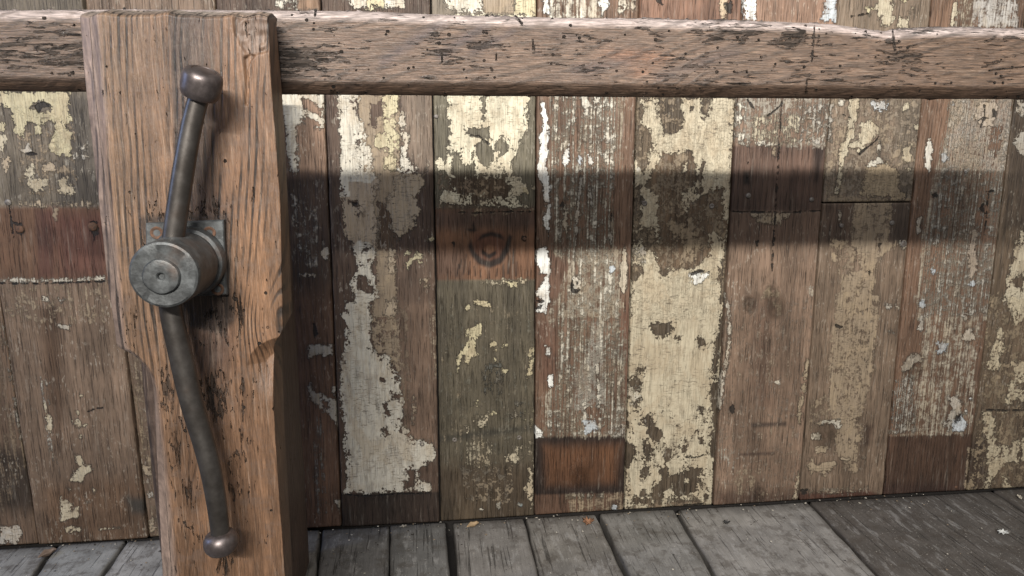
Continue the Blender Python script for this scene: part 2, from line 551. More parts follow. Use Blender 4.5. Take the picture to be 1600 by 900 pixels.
        for kx, ky, kr, st in s.knots:
            q = np.hypot((px-kx), (py-ky)*.75)/kr
            wgt = np.exp(-(q/1.6)**2)*(kr < 20)
            ring = ring*(1-wgt)+(q*1.3)*wgt
            if kr > 20: continue
            ar = (np.exp(-((q-.95)/.16)**2)*.55+np.exp(-((q-1.35)/.08)**2)*.25)*np.clip((py-ky)/kr+.6, .15, 1)*st*(kr > 12)
            wood = wood*(1-ar[:, None])+np.array([.03, .02, .015])*ar[:, None]
            dk = np.exp(-(q/.55)**2)*.75*st
            wood = wood*(1-dk[:, None])+np.array([.045, .026, .018])*dk[:, None]
        chip = np.full(n, s.chip)
        for pts, v, soft in s.chips:
            d = s.local(px, py, pts, soft+6)
            t = np.clip(d/(2*soft)+.5, 0, 1); chip = chip*(1-t)+v*t
        fields = {L: [np.full(n, -14.), np.full(n, 1.), np.zeros(n)] for L in 'ABCD'}
        colr = {L: np.repeat(DIRTY[None], n, 0) for L in 'ABC'}
        for L, sg, pts, c, amp, k, cov in s.ops:
            d = s.local(px, py, pts, 14)
            S, A, K = fields[L]
            if sg > 0:
                d = np.minimum(d, cov); win = d > S
                S[win] = d[win]; A[win] = amp; K[win] = k
                if c is not None: colr[L][d > np.maximum(S-1e-9, -13.)] = c
            else:
                d = -d; win = d < S
                S[win] = d[win]; A[win] = amp; K[win] = k
        attr(me, 'fleck', fleck); attr(me, 'g', g); attr(me, 'ring', ring); attr(me, 'chip', chip); attr(me, 'wood', wood)
        for L in 'ABCD':
            attr(me, 'f'+L, np.stack(fields[L], 1))
            if L != 'D': attr(me, 'c'+L, colr[L])
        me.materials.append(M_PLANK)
        o = link('plank', me, parent)
        o['label'] = s.label
        for nx, ny, r, kind in s.nails:
            nail(nx, ny, r, kind, s.yat(at(nx, ny)[0])-.0004, o)
        return o
    def local(s, px, py, pts, pad):
        a = np.asarray(pts)
        out = np.full(px.shape, -14.0 if pad <= 14 else -float(pad))
        m = (px > a[:, 0].min()-pad) & (px < a[:, 0].max()+pad) & (py > a[:, 1].min()-pad) & (py < a[:, 1].max()+pad)
        if m.any(): out[m] = np.maximum(sdf_poly(px[m], py[m], pts), out[m].min())
        return out

def hash_int(st):
    h = 7
    for ch in st: h = (h*31+ord(ch)) % 1000003
    return h

def nail(px, py, r, kind, y, parent):
    p = at(px, py)
    R = r*DCAM/1175
    prof = [(0, -.0016), (.45, -.0015), (.8, -.001), (1, -.0002), (1.0, .004)]
    if kind == 'hole_nail': prof = [(0, .0005), (.35, .0), (.7, -.0012), (1, -.0006), (1.0, .004)]
    nseg = 14
    V = [(p[0], y+prof[0][1], p[2])]; Fc = []
    for i, (rr, yy) in enumerate(prof[1:]):
        for j in range(nseg):
            a = 2*math.pi*j/nseg
            V.append((p[0]+R*rr*math.cos(a), y+yy, p[2]+R*rr*math.sin(a)*.95))
    for j in range(nseg):
        Fc.append((0, 1+j, 1+(j+1) % nseg))
    for i in range(len(prof)-2):
        for j in range(nseg):
            a = 1+i*nseg+j; b = 1+i*nseg+(j+1) % nseg
            Fc.append((a, a+nseg, b+nseg, b))
    me = mesh('nail', V, Fc)
    me.materials.append(M_RUST if kind == 'rust' else M_NAIL)
    return link('nail', me, parent)

E1, E2, E3, E4, E5, E6 = (-49, 54), (148, 229), (345, 385), (507, 534), (676, 688), (838, 835)
E7, E8, E9, E10, E11, E12, E13 = (995.5, 975), (1152, 1112), (1298.5, 1245), (1442, 1376), (1586, 1503), (1735, 1640), (1890, 1780)
E0, EM = (-215, -120), (-375, -290)
GB = lin(128, 108, 94, .62)       # grey brown wood
RB = lin(118, 92, 76, .60)        # red brown wood
DB = lin(88, 70, 60, .6)          # dark brown wood
GG_ = lin(108, 104, 90, .60)      # grey green wood
RED = lin(108, 79, 60, .60)
BLK = lin(56, 44, 38, .55)

TS = (500, 140, 2.57); TU = (500, 480, 2.57); TV = (670, 140, 2.57); TW = (670, 480, 2.57)
TX = (820, 140, 2.57); TY = (820, 480, 2.57); TZ = (970, 140, 2.57); TA = (970, 480, 2.57)
TB = (1120, 140, 2.57); TC = (1100, 470, 2.57); TD = (1270, 140, 2.57); TE = (1230, 470, 2.57)
TF = (1400, 140, 2.57); TG = (1370, 470, 2.57); TQ = (430, 140, 2.57); TR = (430, 480, 2.369)
TH = (0, 140, 2.5); TI = (0, 480, 2.142); TJ = (420, 0, 4); TK = (800, 0, 4); TL = (1200, 0, 4); T1 = (0, 0, 1)
PLANKS = []
def P_(*a, **k):
    p = Plank(*a, **k); PLANKS.append(p); return p

# --- beyond the left edge of the picture and the far left
P_(EM, E0, GB, 'brown plank outermost on the left', y=.001)
p = P_(E0, E1, DB*1.15, 'dark brown plank with one torn white flake near its foot', y=.0005)
p.w(T1, [(-120, 420), (70, 420), (80, 880), (-80, 880)], lin(112, 92, 78, .62), 12)
p.w(T1, [(-60, 700), (46, 700), (60, 800), (-60, 800)], lin(70, 58, 50, .6), 16)
p.b(TI, [(0, 737), (60, 733), (72, 762), (50, 797), (20, 790), (0, 795)], lin(205, 198, 186, .8), 1.0)
p.b(TI, [(10, 70), (18, 75), (75, 440), (66, 440)], GREYP, 1.0, 3.0, -.4)
p.b(TI, [(0, 812), (120, 806), (130, 818), (0, 824)], IVORY, 1.0)
p.a(TI, [(0, 60), (25, 60), (90, 500), (0, 700)], DTAN, 1.0, 5.0, -2.2)

p = P_(E1, E2, GB, 'grey brown plank with cream flakes high up and a red band across it', y=0, chip=.25)
p.w(T1, [(-80, -100), (170, -100), (170, 322), (-80, 322)], lin(112, 104, 94, .6), 5)
p.w(T1, [(90, 150), (170, 150), (170, 322), (90, 322)], lin(90, 84, 78, .6), 9)
p.w(TH, [(-60, 462), (420, 462), (420, 738), (-60, 738)], RED, 3)
p.w(TH, [(200, 480), (420, 480), (420, 730), (240, 730)], lin(112, 72, 60, .6), 18)
p.w(TH, [(140, 470), (215, 470), (210, 735), (150, 735)], lin(96, 62, 52, .6), 10)
p.w(TI, [(130, 0), (200, 0), (215, 300), (200, 500), (150, 260)], lin(92, 72, 58, .6), 12)
p.w(TI, [(140, 600), (500, 560), (500, 800), (140, 800)], lin(112, 88, 70, .62), 20)
p.w(TI, [(415, 635), (540, 640), (540, 700), (440, 690)], lin(70, 66, 64, .6), 9)
p.b(TH, [(-90, 10), (275, 8), (270, 70), (277, 120), (250, 130), (272, 170), (285, 210), (272, 265), (240, 262), (198, 242), (188, 210), (214, 172), (208, 130), (188, 122), (172, 150), (160, 112), (158, 178), (138, 176), (138, 132), (112, 122), (92, 178), (62, 165), (44, 112), (40, 72), (0, 62), (-90, 80)], YELLOW, 1.5)
p.xb(TH, [(112, 75), (138, 52), (170, 46), (205, 66), (178, 82), (150, 96), (138, 78)], 1.0)
p.d(TH, [(125, 66), (150, 50), (172, 48), (200, 62), (165, 70), (150, 90), (142, 74)])
p.d(TH, [(95, 250), (120, 243), (150, 252), (120, 258)], .5)
p.b(TH, [(-20, 100), (18, 128), (20, 160), (-20, 168)], YELLOW, 1.3).b(TH, [(-20, 180), (26, 180), (24, 212), (0, 242), (-20, 242)], CREAM, 1.3)
p.b(TH, [(-20, 262), (36, 264), (38, 300), (24, 325), (5, 290)], DIRTY, 1.4)
p.b(TH, [(80, 240), (110, 208), (128, 240), (100, 256)], GREYP, 1.4)
p.b(TH, [(90, 305), (130, 294), (140, 340), (188, 356), (185, 390), (125, 395), (105, 370)], CREAM, 1.6)
p.b(TH, [(215, 350), (270, 338), (262, 368), (300, 388), (296, 410), (240, 410), (225, 380)], CREAM, 1.6)
p.b(TH, [(165, 292), (220, 280), (216, 315), (170, 312)], DIRTY, 1.6)
p.b(TH, [(290, 252), (340, 208), (347, 270), (300, 275)], GREYP, 1.6, 3, 0)
p.a(TH, [(60, 60), (280, 120), (290, 400), (90, 400)], TAN, 2.0, 4.0, -1.2)
p.b(TH, [(75, 436), (150, 440), (230, 444), (370, 440), (368, 456), (150, 452), (80, 450)], DIRTY, 1.6, 4.0, -.6)
p.b(TH, [(10, 740), (140, 743), (300, 742), (400, 736), (400, 744), (140, 753), (10, 750)], IVORY, 1.6, 3.0, 0.6)
p.line(TH, [(-40, 757), (140, 758), (410, 750)], .8)
p.b(TH, [(168, 808), (190, 812), (192, 828), (172, 824)], IVORY).b(TH, [(230, 815), (252, 818), (240, 840)], GREYP)
p.a(TH, [(20, 760), (410, 755), (410, 900), (20, 900)], TAN, 2.0, 5.0, -2.4)
p.a(TH, [(210, 462), (226, 462), (222, 510), (212, 505)], TAN, 1.2)
for q in ([(150, 320), (160, 345), (178, 380), (175, 420), (160, 405), (152, 365)], [(245, 380), (262, 374), (275, 390), (290, 394), (265, 406), (246, 393)], [(255, 345), (265, 345), (262, 358)],
          [(250, 495), (270, 500), (284, 531), (306, 527), (312, 546), (281, 564), (274, 588), (231, 579), (252, 554), (264, 540)],
          [(204, 626), (218, 642), (243, 660), (240, 680), (262, 668), (263, 700), (226, 711), (205, 716), (201, 660)],
          [(212, 735), (240, 731), (268, 738), (266, 750), (224, 753)], [(265, 288), (277, 293), (268, 306)], [(226, 606), (236, 610), (234, 622)], [(290, 650), (300, 652), (295, 666)], [(268, 428), (278, 432), (271, 442)], [(310, 608), (319, 612), (313, 622)]):
    p.b(TI, q, CREAM, .9)
p.b(TI, [(195, 60), (235, 64), (232, 74), (200, 70)], GREYP, 1.0)
p.b(TI, [(140, 240), (155, 250), (170, 460), (190, 520), (165, 500)], GREYP, 1.2, 4.0, -1.6)
p.b(TI, [(335, 745), (360, 738), (400, 738), (365, 744)], CREAM, .6)
p.b(TI, [(140, 806), (300, 801), (495, 789), (495, 797), (300, 809), (140, 815)], IVORY, .7)
p.nail(TH, 33, 440, 5.0).nail(TH, 78, 545, 6, 'rust').nail(TH, 362, 535, 7, 'rust')
p.d(TH, [(62, 522), (84, 516), (92, 545), (84, 566), (70, 556)], 1.2).d(TH, [(345, 515), (378, 512), (382, 556), (366, 590), (360, 555), (345, 548)], 1.2)
p.line(TH, [(36, 455), (46, 520), (52, 585)], .9)
p.line(TI, [(290, 350), (320, 340), (345, 336)], .5)

p = P_(E2, E3, GB*.92, 'grey brown plank mostly behind the vice jaw', y=.002)
p.b(TI, [(424, 345), (440, 343), (440, 386), (428, 382)], TAN, 1.0)
p.b(TI, [(478, 533), (500, 538), (501, 566), (480, 562)], DIRTY, 1.0).b(TI, [(492, 620), (510, 620), (508, 640), (494, 640)], GREYP, 1.0)
p.b(TI, [(492, 715), (515, 705), (520, 740), (500, 760)], DIRTY, 1.2, 2, .5)
p.b(T1, [(228, 846), (300, 842), (300, 848), (228, 851)], IVORY, .8)
p.a(T1, [(200, 560), (340, 560), (370, 840), (230, 840)], TAN, 1.5, 5, -2.0)

# --- right of the jaw
p = P_(E3, E4, DB, 'narrow dark plank beside the leg with white paint at its top', y=.001, chip=.2)
p.w(TQ, [(-100, -200), (210, -200), (215, 345), (-100, 345)], lin(146, 118, 100, .62), 10)
p.w(TR, [(-100, -60), (260, -60), (260, 900), (-100, 900)], lin(112, 84, 68, .62), 30)
p.b(TQ, [(-120, 10), (196, 10), (196, 150), (170, 155), (140, 140), (104, 138), (80, 150), (86, 200), (82, 260), (92, 300), (84, 338), (60, 330), (44, 200), (36, 100), (-120, 90)], IVORY, 1.7, 1.2)
p.xb(TQ, [(104, 38), (128, 34), (160, 58), (186, 84), (182, 108), (150, 95), (118, 76), (104, 60)], 1.2)
p.xb(TQ, [(110, 110), (160, 118), (186, 150), (120, 150)], 2.0)
p.b(TQ, [(60, 200), (86, 200), (92, 330), (74, 340)], IVORY, 1.3, 3.0, .5)
p.b(TQ, [(66, 420), (92, 440), (110, 460), (160, 478), (165, 700), (140, 720), (100, 640), (84, 560)], GREYP*.8, 1.4, 4.5, -1.5)
p.b(TQ, [(66, 420), (80, 420), (108, 640), (92, 640)], GREYP, 1.2, 3.0, 0)
p.b(TQ, [(182, 640), (210, 628), (208, 680), (186, 662)], GREYP, 1.4)
p.b(TQ, [(94, 735), (105, 742), (165, 742), (160, 750), (98, 752)], GREYP, 1.0)
p.b(TR, [(120, 142), (213, 137), (213, 180), (196, 182), (180, 188), (165, 174), (140, 184), (124, 186)], GREYP, 1.0)
p.b(TR, [(127, 268), (136, 310), (188, 328), (234, 350), (232, 458), (200, 402), (170, 380), (140, 352), (130, 330)], GREYP, 1.3, 1.0)
p.xb(TR, [(170, 350), (200, 350), (207, 380), (176, 376)], 1.2)
p.b(TR, [(215, 288), (224, 300), (222, 332), (213, 330)], GREYP).b(TR, [(222, 718), (242, 722), (236, 742)], GREYP)
p.b(TR, [(145, 420), (165, 420), (185, 760), (160, 760)], GREYP*.7, 1.2, 4.0, -2.0)
p.d(TR, [(140, 60), (150, 70), (156, 100), (145, 118)])
p.b(TJ, [(60, -80), (300, -80), (300, 50), (60, 50)], IVORY, 1.5, 3, -.2)
p.w(TJ, [(180, -80), (300, -80), (310, 60), (180, 60)], lin(140, 112, 90, .62), 4)
p.xb(TJ, [(175, -80), (345, -80), (345, 60), (175, 60)])

p = P_(E4, E5, DB*1.05, 'wide plank with a long white paint patch and a black foot', y=0, chip=.5)
p.w(TS, [(330, -200), (450, -200), (460, 330), (400, 330), (330, 230)], lin(132, 116, 104, .62), 6)
p.w(TS, [(235, 350), (310, 390), (300, 660), (215, 660)], lin(96, 76, 58, .6), 8)
p.w(TS, [(200, 650), (460, 640), (470, 900), (200, 900)], lin(108, 88, 76, .62), 10)
p.w(TU, [(205, -20), (470, -20), (470, 560), (340, 520), (320, 260)], lin(122, 100, 86, .62), 6)
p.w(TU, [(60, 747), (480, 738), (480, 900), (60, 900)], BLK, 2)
p.a(TS, [(150, 20), (330, 20), (318, 80), (332, 130), (322, 230), (330, 330), (420, 340), (416, 395), (392, 420), (396, 500), (370, 560), (320, 602), (290, 560), (280, 500), (240, 470), (236, 640), (305, 645), (310, 920), (205, 920), (230, 700), (212, 640), (150, 600)], TAN, 1.6, 1.0)
p.xa(TS, [(205, 60), (250, 40), (255, 110), (235, 100), (225, 140), (205, 140)], 1.5)
p.xa(TS, [(240, 455), (275, 470), (290, 560), (320, 605), (300, 640), (240, 630)], 2.0)
p.b(TS, [(62, -300), (152, -300), (152, 90), (176, 150), (186, 220), (212, 260), (214, 312), (192, 322), (235, 345), (236, 400), (212, 450), (226, 520), (233, 570), (222, 630), (224, 700), (197, 690), (226, 760), (233, 830), (206, 850), (204, 920), (85, 920), (90, 890), (112, 885), (146, 850), (120, 785), (148, 735), (156, 702), (128, 640), (118, 608), (94, 572), (95, 500), (88, 430), (80, 335), (84, 250), (78, 180), (74, 100)], IVORY, 1.5)
p.b(TS, [(84, 335), (236, 345), (236, 400), (212, 450), (226, 520), (233, 570), (222, 640), (128, 640), (118, 608), (94, 572), (95, 500), (88, 430)], lin(184, 164, 138, .78), 1.6)  # coat coloured browner where the rail's shadow crosses it
p.xb(TS, [(150, 744), (186, 744), (196, 782), (220, 800), (216, 826), (160, 800), (148, 790)], .9)
p.xb(TS, [(125, 448), (150, 450), (155, 468), (130, 470)], 1.2).xb(TS, [(158, 490), (175, 492), (170, 505)], 1.0)
p.xb(TS, [(168, 636), (195, 640), (190, 652), (170, 650)], .8)
p.d(TS, [(128, 452), (150, 454), (150, 466), (134, 466)], .5)
p.b(TS, [(250, 20), (312, 20), (322, 60), (298, 110), (303, 160), (318, 186), (312, 242), (285, 252), (270, 230), (240, 232), (217, 215), (225, 180), (264, 170), (256, 100), (262, 70)], YELLOW, 1.6)
p.b(TS, [(250, 232), (285, 245), (312, 240), (302, 262), (312, 282), (300, 316), (272, 322), (258, 310), (264, 270)], YELLOW, 1.6, 1.5, 2)
p.c(TS, [(330, 92), (346, 112), (335, 150), (356, 182), (350, 262), (384, 318), (392, 336), (318, 336), (315, 290), (332, 250), (336, 200), (318, 160), (320, 120)], IVORY, 1.5)
p.c(TS, [(430, 280), (436, 290), (432, 326), (426, 320)], IVORY, .8)
for q in ([(386, 654), (410, 658), (411, 690), (386, 686), (370, 690), (356, 720), (338, 715), (345, 690), (370, 670)], [(440, 590), (458, 592), (452, 612), (430, 605)], [(352, 640), (366, 648), (356, 668), (345, 660)]):
    p.c(TS, q, YELLOW, 1.5)
p.c(TS, [(285, 640), (306, 650), (300, 735), (280, 740), (270, 690)], DIRTY, 1.6, 1)
p.c(TS, [(300, 834), (313, 870), (308, 905), (262, 905), (268, 850)], DIRTY, 1.6, 1)
p.c(TS, [(330, 335), (410, 340), (421, 370), (408, 395), (390, 430), (398, 500), (372, 555), (345, 575), (321, 602), (290, 560), (285, 510), (264, 470), (275, 430), (310, 400), (298, 360)], lin(178, 160, 134, .78), 1.5)
p.c(TS, [(405, 770), (430, 755), (442, 785), (420, 795)], DIRTY, 1.6, 2, 0)
p.chipzone(TS, [(70, 30), (310, 30), (310, 330), (90, 330)], .75, 20)
p.b(TU, [(100, -20), (206, -20), (200, 50), (205, 100), (200, 130), (220, 180), (244, 200), (262, 184), (281, 220), (300, 260), (316, 264), (321, 330), (339, 380), (330, 430), (324, 480), (355, 494), (376, 530), (456, 544), (466, 590), (450, 620), (405, 640), (390, 690), (440, 704), (446, 736), (360, 736), (270, 742), (180, 750), (98, 746), (106, 690), (108, 600), (95, 560), (100, 500), (90, 430), (82, 330), (82, 200), (100, 165), (104, 80)], IVORY*.94, 1.2)
for q in ([(245, 282), (258, 284), (261, 306), (244, 300)], [(288, 344), (321, 344), (318, 366), (300, 366)], [(250, 388), (266, 384), (281, 421), (268, 426)], [(240, 484), (273, 478), (270, 506), (250, 505)], [(355, 655), (386, 648), (380, 722), (338, 732), (350, 690)], [(300, 280), (316, 280), (312, 292)], [(320, 470), (332, 480), (325, 505), (316, 495)], [(342, 505), (358, 508), (352, 522)]):
    p.xb(TU, q, 1.0)
p.a(TU, [(205, -20), (312, -20), (330, 250), (316, 262), (286, 222), (256, 186), (225, 182), (205, 120)], TAN, 1.6, 2.0, 2)
p.a(TU, [(300, -20), (345, -20), (352, 480), (330, 480), (325, 250)], DTAN, 1.3, 4.0, -.8)
p.c(TU, [(374, 360), (381, 365), (378, 470), (369, 470)], DIRTY, .9, 2)
p.a(TU, [(448, 0), (466, 0), (468, 270), (458, 260)], DIRTY, 1.0, 4, -1)
p.line(TU, [(105, 752), (200, 757), (300, 748), (440, 744)], .7)
p.nail(TU, 410, 548, 4.0, 'hole_nail')
p.a(TU, [(170, 520), (330, 512), (440, 530), (330, 530), (200, 530)], DTAN, 1.2, 3, -.5)
p.b(TJ, [(395, -80), (845, -80), (850, 55), (540, 55), (505, 42), (495, 5)], IVORY, 1.3)
p.c(TJ, [(640, -80), (720, -80), (720, 50), (600, 50)], YELLOW, 1.5)

p = P_(E5, E6, GG_, 'grey green plank with flaking ivory paint above a red knotty band', y=.0015, chip=.45)
p.w(TV, [(-20, 478), (450, 478), (450, 764), (-20, 764)], lin(122, 86, 62, .62), 3)
p.w(TV, [(-20, 478), (450, 478), (450, 560), (-20, 560)], lin(92, 70, 60, .6), 12)
p.w(TV, [(20, 640), (140, 640), (130, 760), (20, 760)], lin(104, 78, 64, .6), 16)
p.w(TV, [(-20, 768), (450, 768), (450, 1800), (-20, 1800)], lin(98, 92, 78, .58), 3)
p.w(TW, [(0, 620), (440, 620), (440, 900), (0, 900)], lin(84, 72, 58, .60), 24)
p.w(TV, [(80, 345), (330, 345), (330, 475), (60, 475)], lin(82, 66, 50, .6), 8)
p.b(TV, [(70, -300), (409, -300), (404, 40), (398, 100), (388, 180), (385, 215), (354, 240), (330, 290), (335, 340), (376, 360), (398, 380), (396, 410), (350, 430), (370, 458), (402, 470), (330, 476), (270, 466), (150, 462), (48, 456), (40, 430), (60, 400), (80, 410), (110, 410), (90, 380), (86, 345), (60, 325), (34, 330), (31, 285), (55, 258), (64, 300), (72, 270), (76, 230), (86, 160), (74, 100)], lin(224, 214, 184, .80), 1.5)
p.xb(TV, [(150, 148), (186, 150), (206, 164), (240, 150), (249, 196), (210, 190), (150, 180)], 1.3)
p.xb(TV, [(195, 213), (236, 208), (262, 240), (260, 282), (235, 316), (195, 286), (189, 250)], 1.3)
p.xb(TV, [(266, 214), (290, 194), (321, 230), (316, 252), (280, 272), (290, 240), (264, 260)], 1.2)
p.xb(TV, [(84, 345), (89, 290), (104, 254), (131, 260), (136, 300), (186, 298), (192, 342), (150, 352), (100, 352)], 1.5)
p.xb(TV, [(84, 345), (300, 348), (332, 390), (310, 432), (200, 446), (120, 418), (82, 382)], 3.4, 1.5)
p.xb(TV, [(170, 440), (200, 436), (205, 466), (172, 466)], 1.6)
p.b(TV, [(350, 372), (396, 372), (398, 412), (348, 425)], YELLOW, 1.5)
p.b(TV, [(48, 420), (150, 425), (160, 460), (48, 455)], lin(190, 170, 140, .78), 1.8, 1.5)
p.a(TV, [(40, 340), (340, 345), (380, 470), (40, 470)], DTAN, 1.8, 2.0, -.5)
p.xb(TV, [(212, 30), (228, 30), (226, 130), (214, 130)], 1.5)
p.d(TV, [(165, 182), (205, 186), (245, 216), (240, 220), (200, 192), (165, 188)], .5)
p.c(TV, [(410, 380), (428, 378), (425, 402), (412, 400)], CREAM, 1.0)
p.chipzone(TV, [(70, 200), (340, 200), (340, 470), (60, 470)], .9, 20)
p.a(TV, [(100, 484), (420, 484), (424, 494), (250, 502), (120, 496)], DTAN, 1.2, 4, -1)
p.line(TV, [(120, 492), (200, 496), (300, 490), (428, 492)], .5)
KD = lin(46, 32, 26, .5)
p.w(TV, [(180, 570), (300, 570), (320, 640), (280, 700), (240, 712), (195, 695), (165, 640)], lin(104, 66, 48, .6), 7)
p.w(TV, [(168, 600), (185, 650), (215, 680), (245, 688), (282, 672), (305, 630), (322, 580), (336, 590), (322, 650), (292, 698), (246, 716), (200, 702), (172, 668), (158, 630)], KD, 2.6)
p.w(TV, [(196, 606), (215, 580), (250, 570), (290, 580), (304, 604), (280, 596), (250, 588), (220, 596)], KD, 2.6)
p.w(TV, [(214, 640), (240, 662), (270, 646), (272, 660), (242, 680), (212, 658)], KD, 1.8)
p.w(TV, [(218, 640), (240, 622), (268, 632), (262, 648), (240, 658)], lin(132, 92, 66, .64), 2.2)
p.w(TV, [(150, 560), (168, 556), (196, 566), (166, 572)], KD, 2.2).w(TV, [(172, 545), (180, 530), (190, 560), (182, 575)], KD, 2.0)
for x0, y0, x1, y1 in ((150, 660, 138, 742), (165, 690, 160, 744), (132, 680, 122, 720), (182, 708, 186, 748), (205, 722, 208, 756), (240, 726, 242, 758), (275, 716, 272, 750), (300, 700, 298, 756), (322, 668, 318, 740), (340, 640, 338, 700), (120, 700, 112, 752), (352, 690, 350, 750)):
    p.w(TV, [(x0-2, y0), (x0+2, y0), (x1+3, y1), (x1-3, y1)], KD, 1.3)
p.d(TV, [(375, 590), (392, 592), (390, 610), (378, 612)], .9).d(TV, [(92, 612), (102, 612), (100, 630)], .8)
p.nail(TV, 384, 600, 3.4, 'rust').nail(TV, 30, 108, 3.6)
p.c(TV, [(205, 766), (300, 768), (424, 764), (424, 771), (300, 778), (205, 775)], CREAM, 1.5, 3.0, -.8)
for q in ([(308, 769), (356, 769), (354, 795), (332, 796), (318, 788)], [(182, 850), (212, 845), (250, 855), (246, 872), (214, 866), (188, 868)], [(148, 876), (160, 858), (166, 878), (156, 884)]):
    p.c(TV, q, YELLOW, 1.0)
for q in ([(148, 86), (190, 76), (202, 66), (213, 60), (213, 110), (190, 130), (182, 165), (200, 190), (165, 206), (156, 240), (148, 216), (145, 190), (130, 216), (115, 262), (112, 210), (124, 180), (145, 165), (160, 130), (144, 110)],
          [(245, 146), (273, 138), (273, 152), (245, 160)], [(298, 148), (320, 147), (318, 160), (300, 158)], [(297, 244), (321, 250), (310, 261), (297, 256)], [(262, 170), (272, 168), (268, 180)], [(262, 206), (272, 204), (268, 216)],
          [(408, 165), (422, 165), (421, 222), (410, 266), (396, 302), (389, 270), (402, 240)], [(195, 374), (205, 400), (188, 406)], [(240, 424), (282, 420), (282, 430), (244, 436)]):
    p.c(TW, q, YELLOW, 1.2)
p.c(TW, [(174, 434), (222, 440), (242, 418), (236, 452), (214, 482), (184, 462)], CREAM, 1.6, 2, .5)
p.c(TW, [(150, 545), (246, 540), (246, 632), (196, 642), (150, 628)], CREAM*.9, 1.4, 4.0, .2)
p.c(TW, [(310, 592), (345, 588), (372, 605), (365, 622), (310, 622)], CREAM, 1.6)
p.c(TW, [(340, 560), (372, 560), (372, 620), (340, 620)], CREAM, 1.4, 4, -.6)
p.c(TW, [(404, 650), (421, 655), (420, 742), (412, 806), (402, 762), (385, 740), (390, 710), (402, 700)], CREAM, 1.5)
p.c(TW, [(398, 540), (426, 548), (424, 640), (400, 600)], CREAM, 1.5, 4, -.5)
p.c(TW, [(392, 410), (420, 410), (420, 470), (398, 470)], YELLOW, 1.5, 4, -.8)
p.c(TW, [(150, 478), (164, 478), (162, 504), (154, 504)], CREAM, 1.2)
p.c(TW, [(196, 811), (208, 806), (219, 812), (208, 819)], IVORY, .5).c(TW, [(264, 790), (284, 784), (292, 800), (280, 812)], lin(140, 150, 150, .7), 1.0).c(TW, [(358, 790), (372, 784), (378, 796), (364, 802)], lin(140, 150, 150, .7), 1.0)
p.c(TW, [(345, 372), (360, 372), (366, 430), (338, 445)], lin(120, 122, 116, .7), 1.6, 3, 0)
p.c(TW, [(225, 230), (290, 230), (285, 340), (225, 340)], lin(112, 112, 104, .7), 1.6, 4, -1.2)
p.a(TW, [(130, 640), (330, 640), (330, 780), (180, 780)], lin(110, 100, 86, .66), 3.5, 1, -1.5)
p.a(TW, [(60, 0), (420, 0), (420, 620), (60, 620)], lin(116, 112, 96, .66), 1.5, 5, -3.2)
p.nail(TW, 104, 531, 4.2, 'hole_nail').nail(TW, 363, 523, 4.2, 'hole_nail')
p.w(TW, [(0, 520), (420, 470), (420, 495), (0, 548)], lin(72, 70, 62, .58), 5)
p.b(TJ, [(1110, -80), (1325, -80), (1338, 80), (1105, 70)], IVORY, 1.3)
p.b(TJ, [(1530, -80), (1700, -80), (1700, 100), (1540, 85)], YELLOW, 1.3)
p.xb(TJ, [(1330, -80), (1528, -80), (1538, 90), (1340, 90)], 1.4)
p.a(TJ, [(1330, -80), (1528, -80), (1538, 90), (1340, 90)], TAN, 1.4)
p.w(T1, [(670, -100), (845, -100), (845, 50), (670, 50)], lin(120, 112, 102, .62), 8)

p = P_(E6, E7, RB, 'red brown plank with streaky worn whitewash and a rusty red foot', y=0, chip=.08, ringf=150)
p.a(TX, [(100, -40), (384, -40), (380, 120), (372, 300), (344, 420), (362, 630), (384, 700), (384, 920), (96, 920), (190, 700), (112, 650), (106, 400)], STREAK, 1.0, 5.2, -.2)
p.a(TX, [(180, 640), (384, 640), (384, 920), (120, 920), (230, 760)], lin(172, 158, 136, .76), 1.2, 3.2, 2.2)
p.b(TX, [(110, 20), (370, 20), (360, 330), (330, 600), (360, 700), (370, 900), (140, 900), (230, 690), (120, 640), (115, 330)], IVORY, 1.6, 4.5, -1.7)
p.a(TX, [(330, -40), (400, -40), (405, 330), (340, 330)], STREAK, 1.0, 5.0, -2.5)
p.b(TX, [(68, 44), (80, 60), (96, 140), (96, 200), (86, 300), (100, 380), (101, 500), (96, 585), (74, 540), (86, 480), (70, 380), (50, 340), (52, 280), (62, 262), (60, 190), (74, 140), (68, 80)], WHITE, 1.1)
p.xb(TX, [(82, 452), (92, 455), (92, 485), (84, 480)], .8)
p.b(TX, [(48, 650), (70, 624), (95, 650), (103, 720), (96, 780), (101, 850), (85, 897), (44, 892), (65, 840), (44, 820), (70, 780), (86, 740), (60, 735), (50, 690)], WHITE, 1.1)
p.b(TX, [(225, -60), (262, -60), (256, 95), (234, 104)], IVORY, 1.4, 1.5)
p.b(TX, [(160, 242), (180, 220), (180, 290), (162, 312), (150, 282)], WHITE, 1.4).b(TX, [(255, 258), (276, 290), (270, 316), (256, 300)], WHITE, 1.2).b(TX, [(214, 260), (229, 270), (226, 302), (214, 296)], BLUEW, 1.2)
p.b(TX, [(272, 40), (300, 36), (284, 85)], IVORY, 1.2)
p.b(TX, [(340, 710), (360, 706), (362, 732), (344, 738)], BLUEW, .9).b(TX, [(344, 562), (353, 600), (346, 634), (340, 600)], GREYP, .8)
p.b(TX, [(400, 628), (412, 660), (411, 792), (400, 817), (379, 792), (384, 720), (392, 670)], lin(206, 192, 168, .8), .8)
p.b(TX, [(160, 458), (176, 500), (171, 577), (150, 540)], STREAK, 1.3)
p.b(TX, [(225, 328), (229, 360), (213, 560), (200, 685), (203, 520)], GREYP, .8).b(TX, [(258, 380), (266, 400), (276, 490), (266, 470)], GREYP, .8)
p.b(TX, [(190, 772), (205, 746), (226, 770), (221, 802), (195, 806)], lin(214, 206, 190, .8), 1.2)
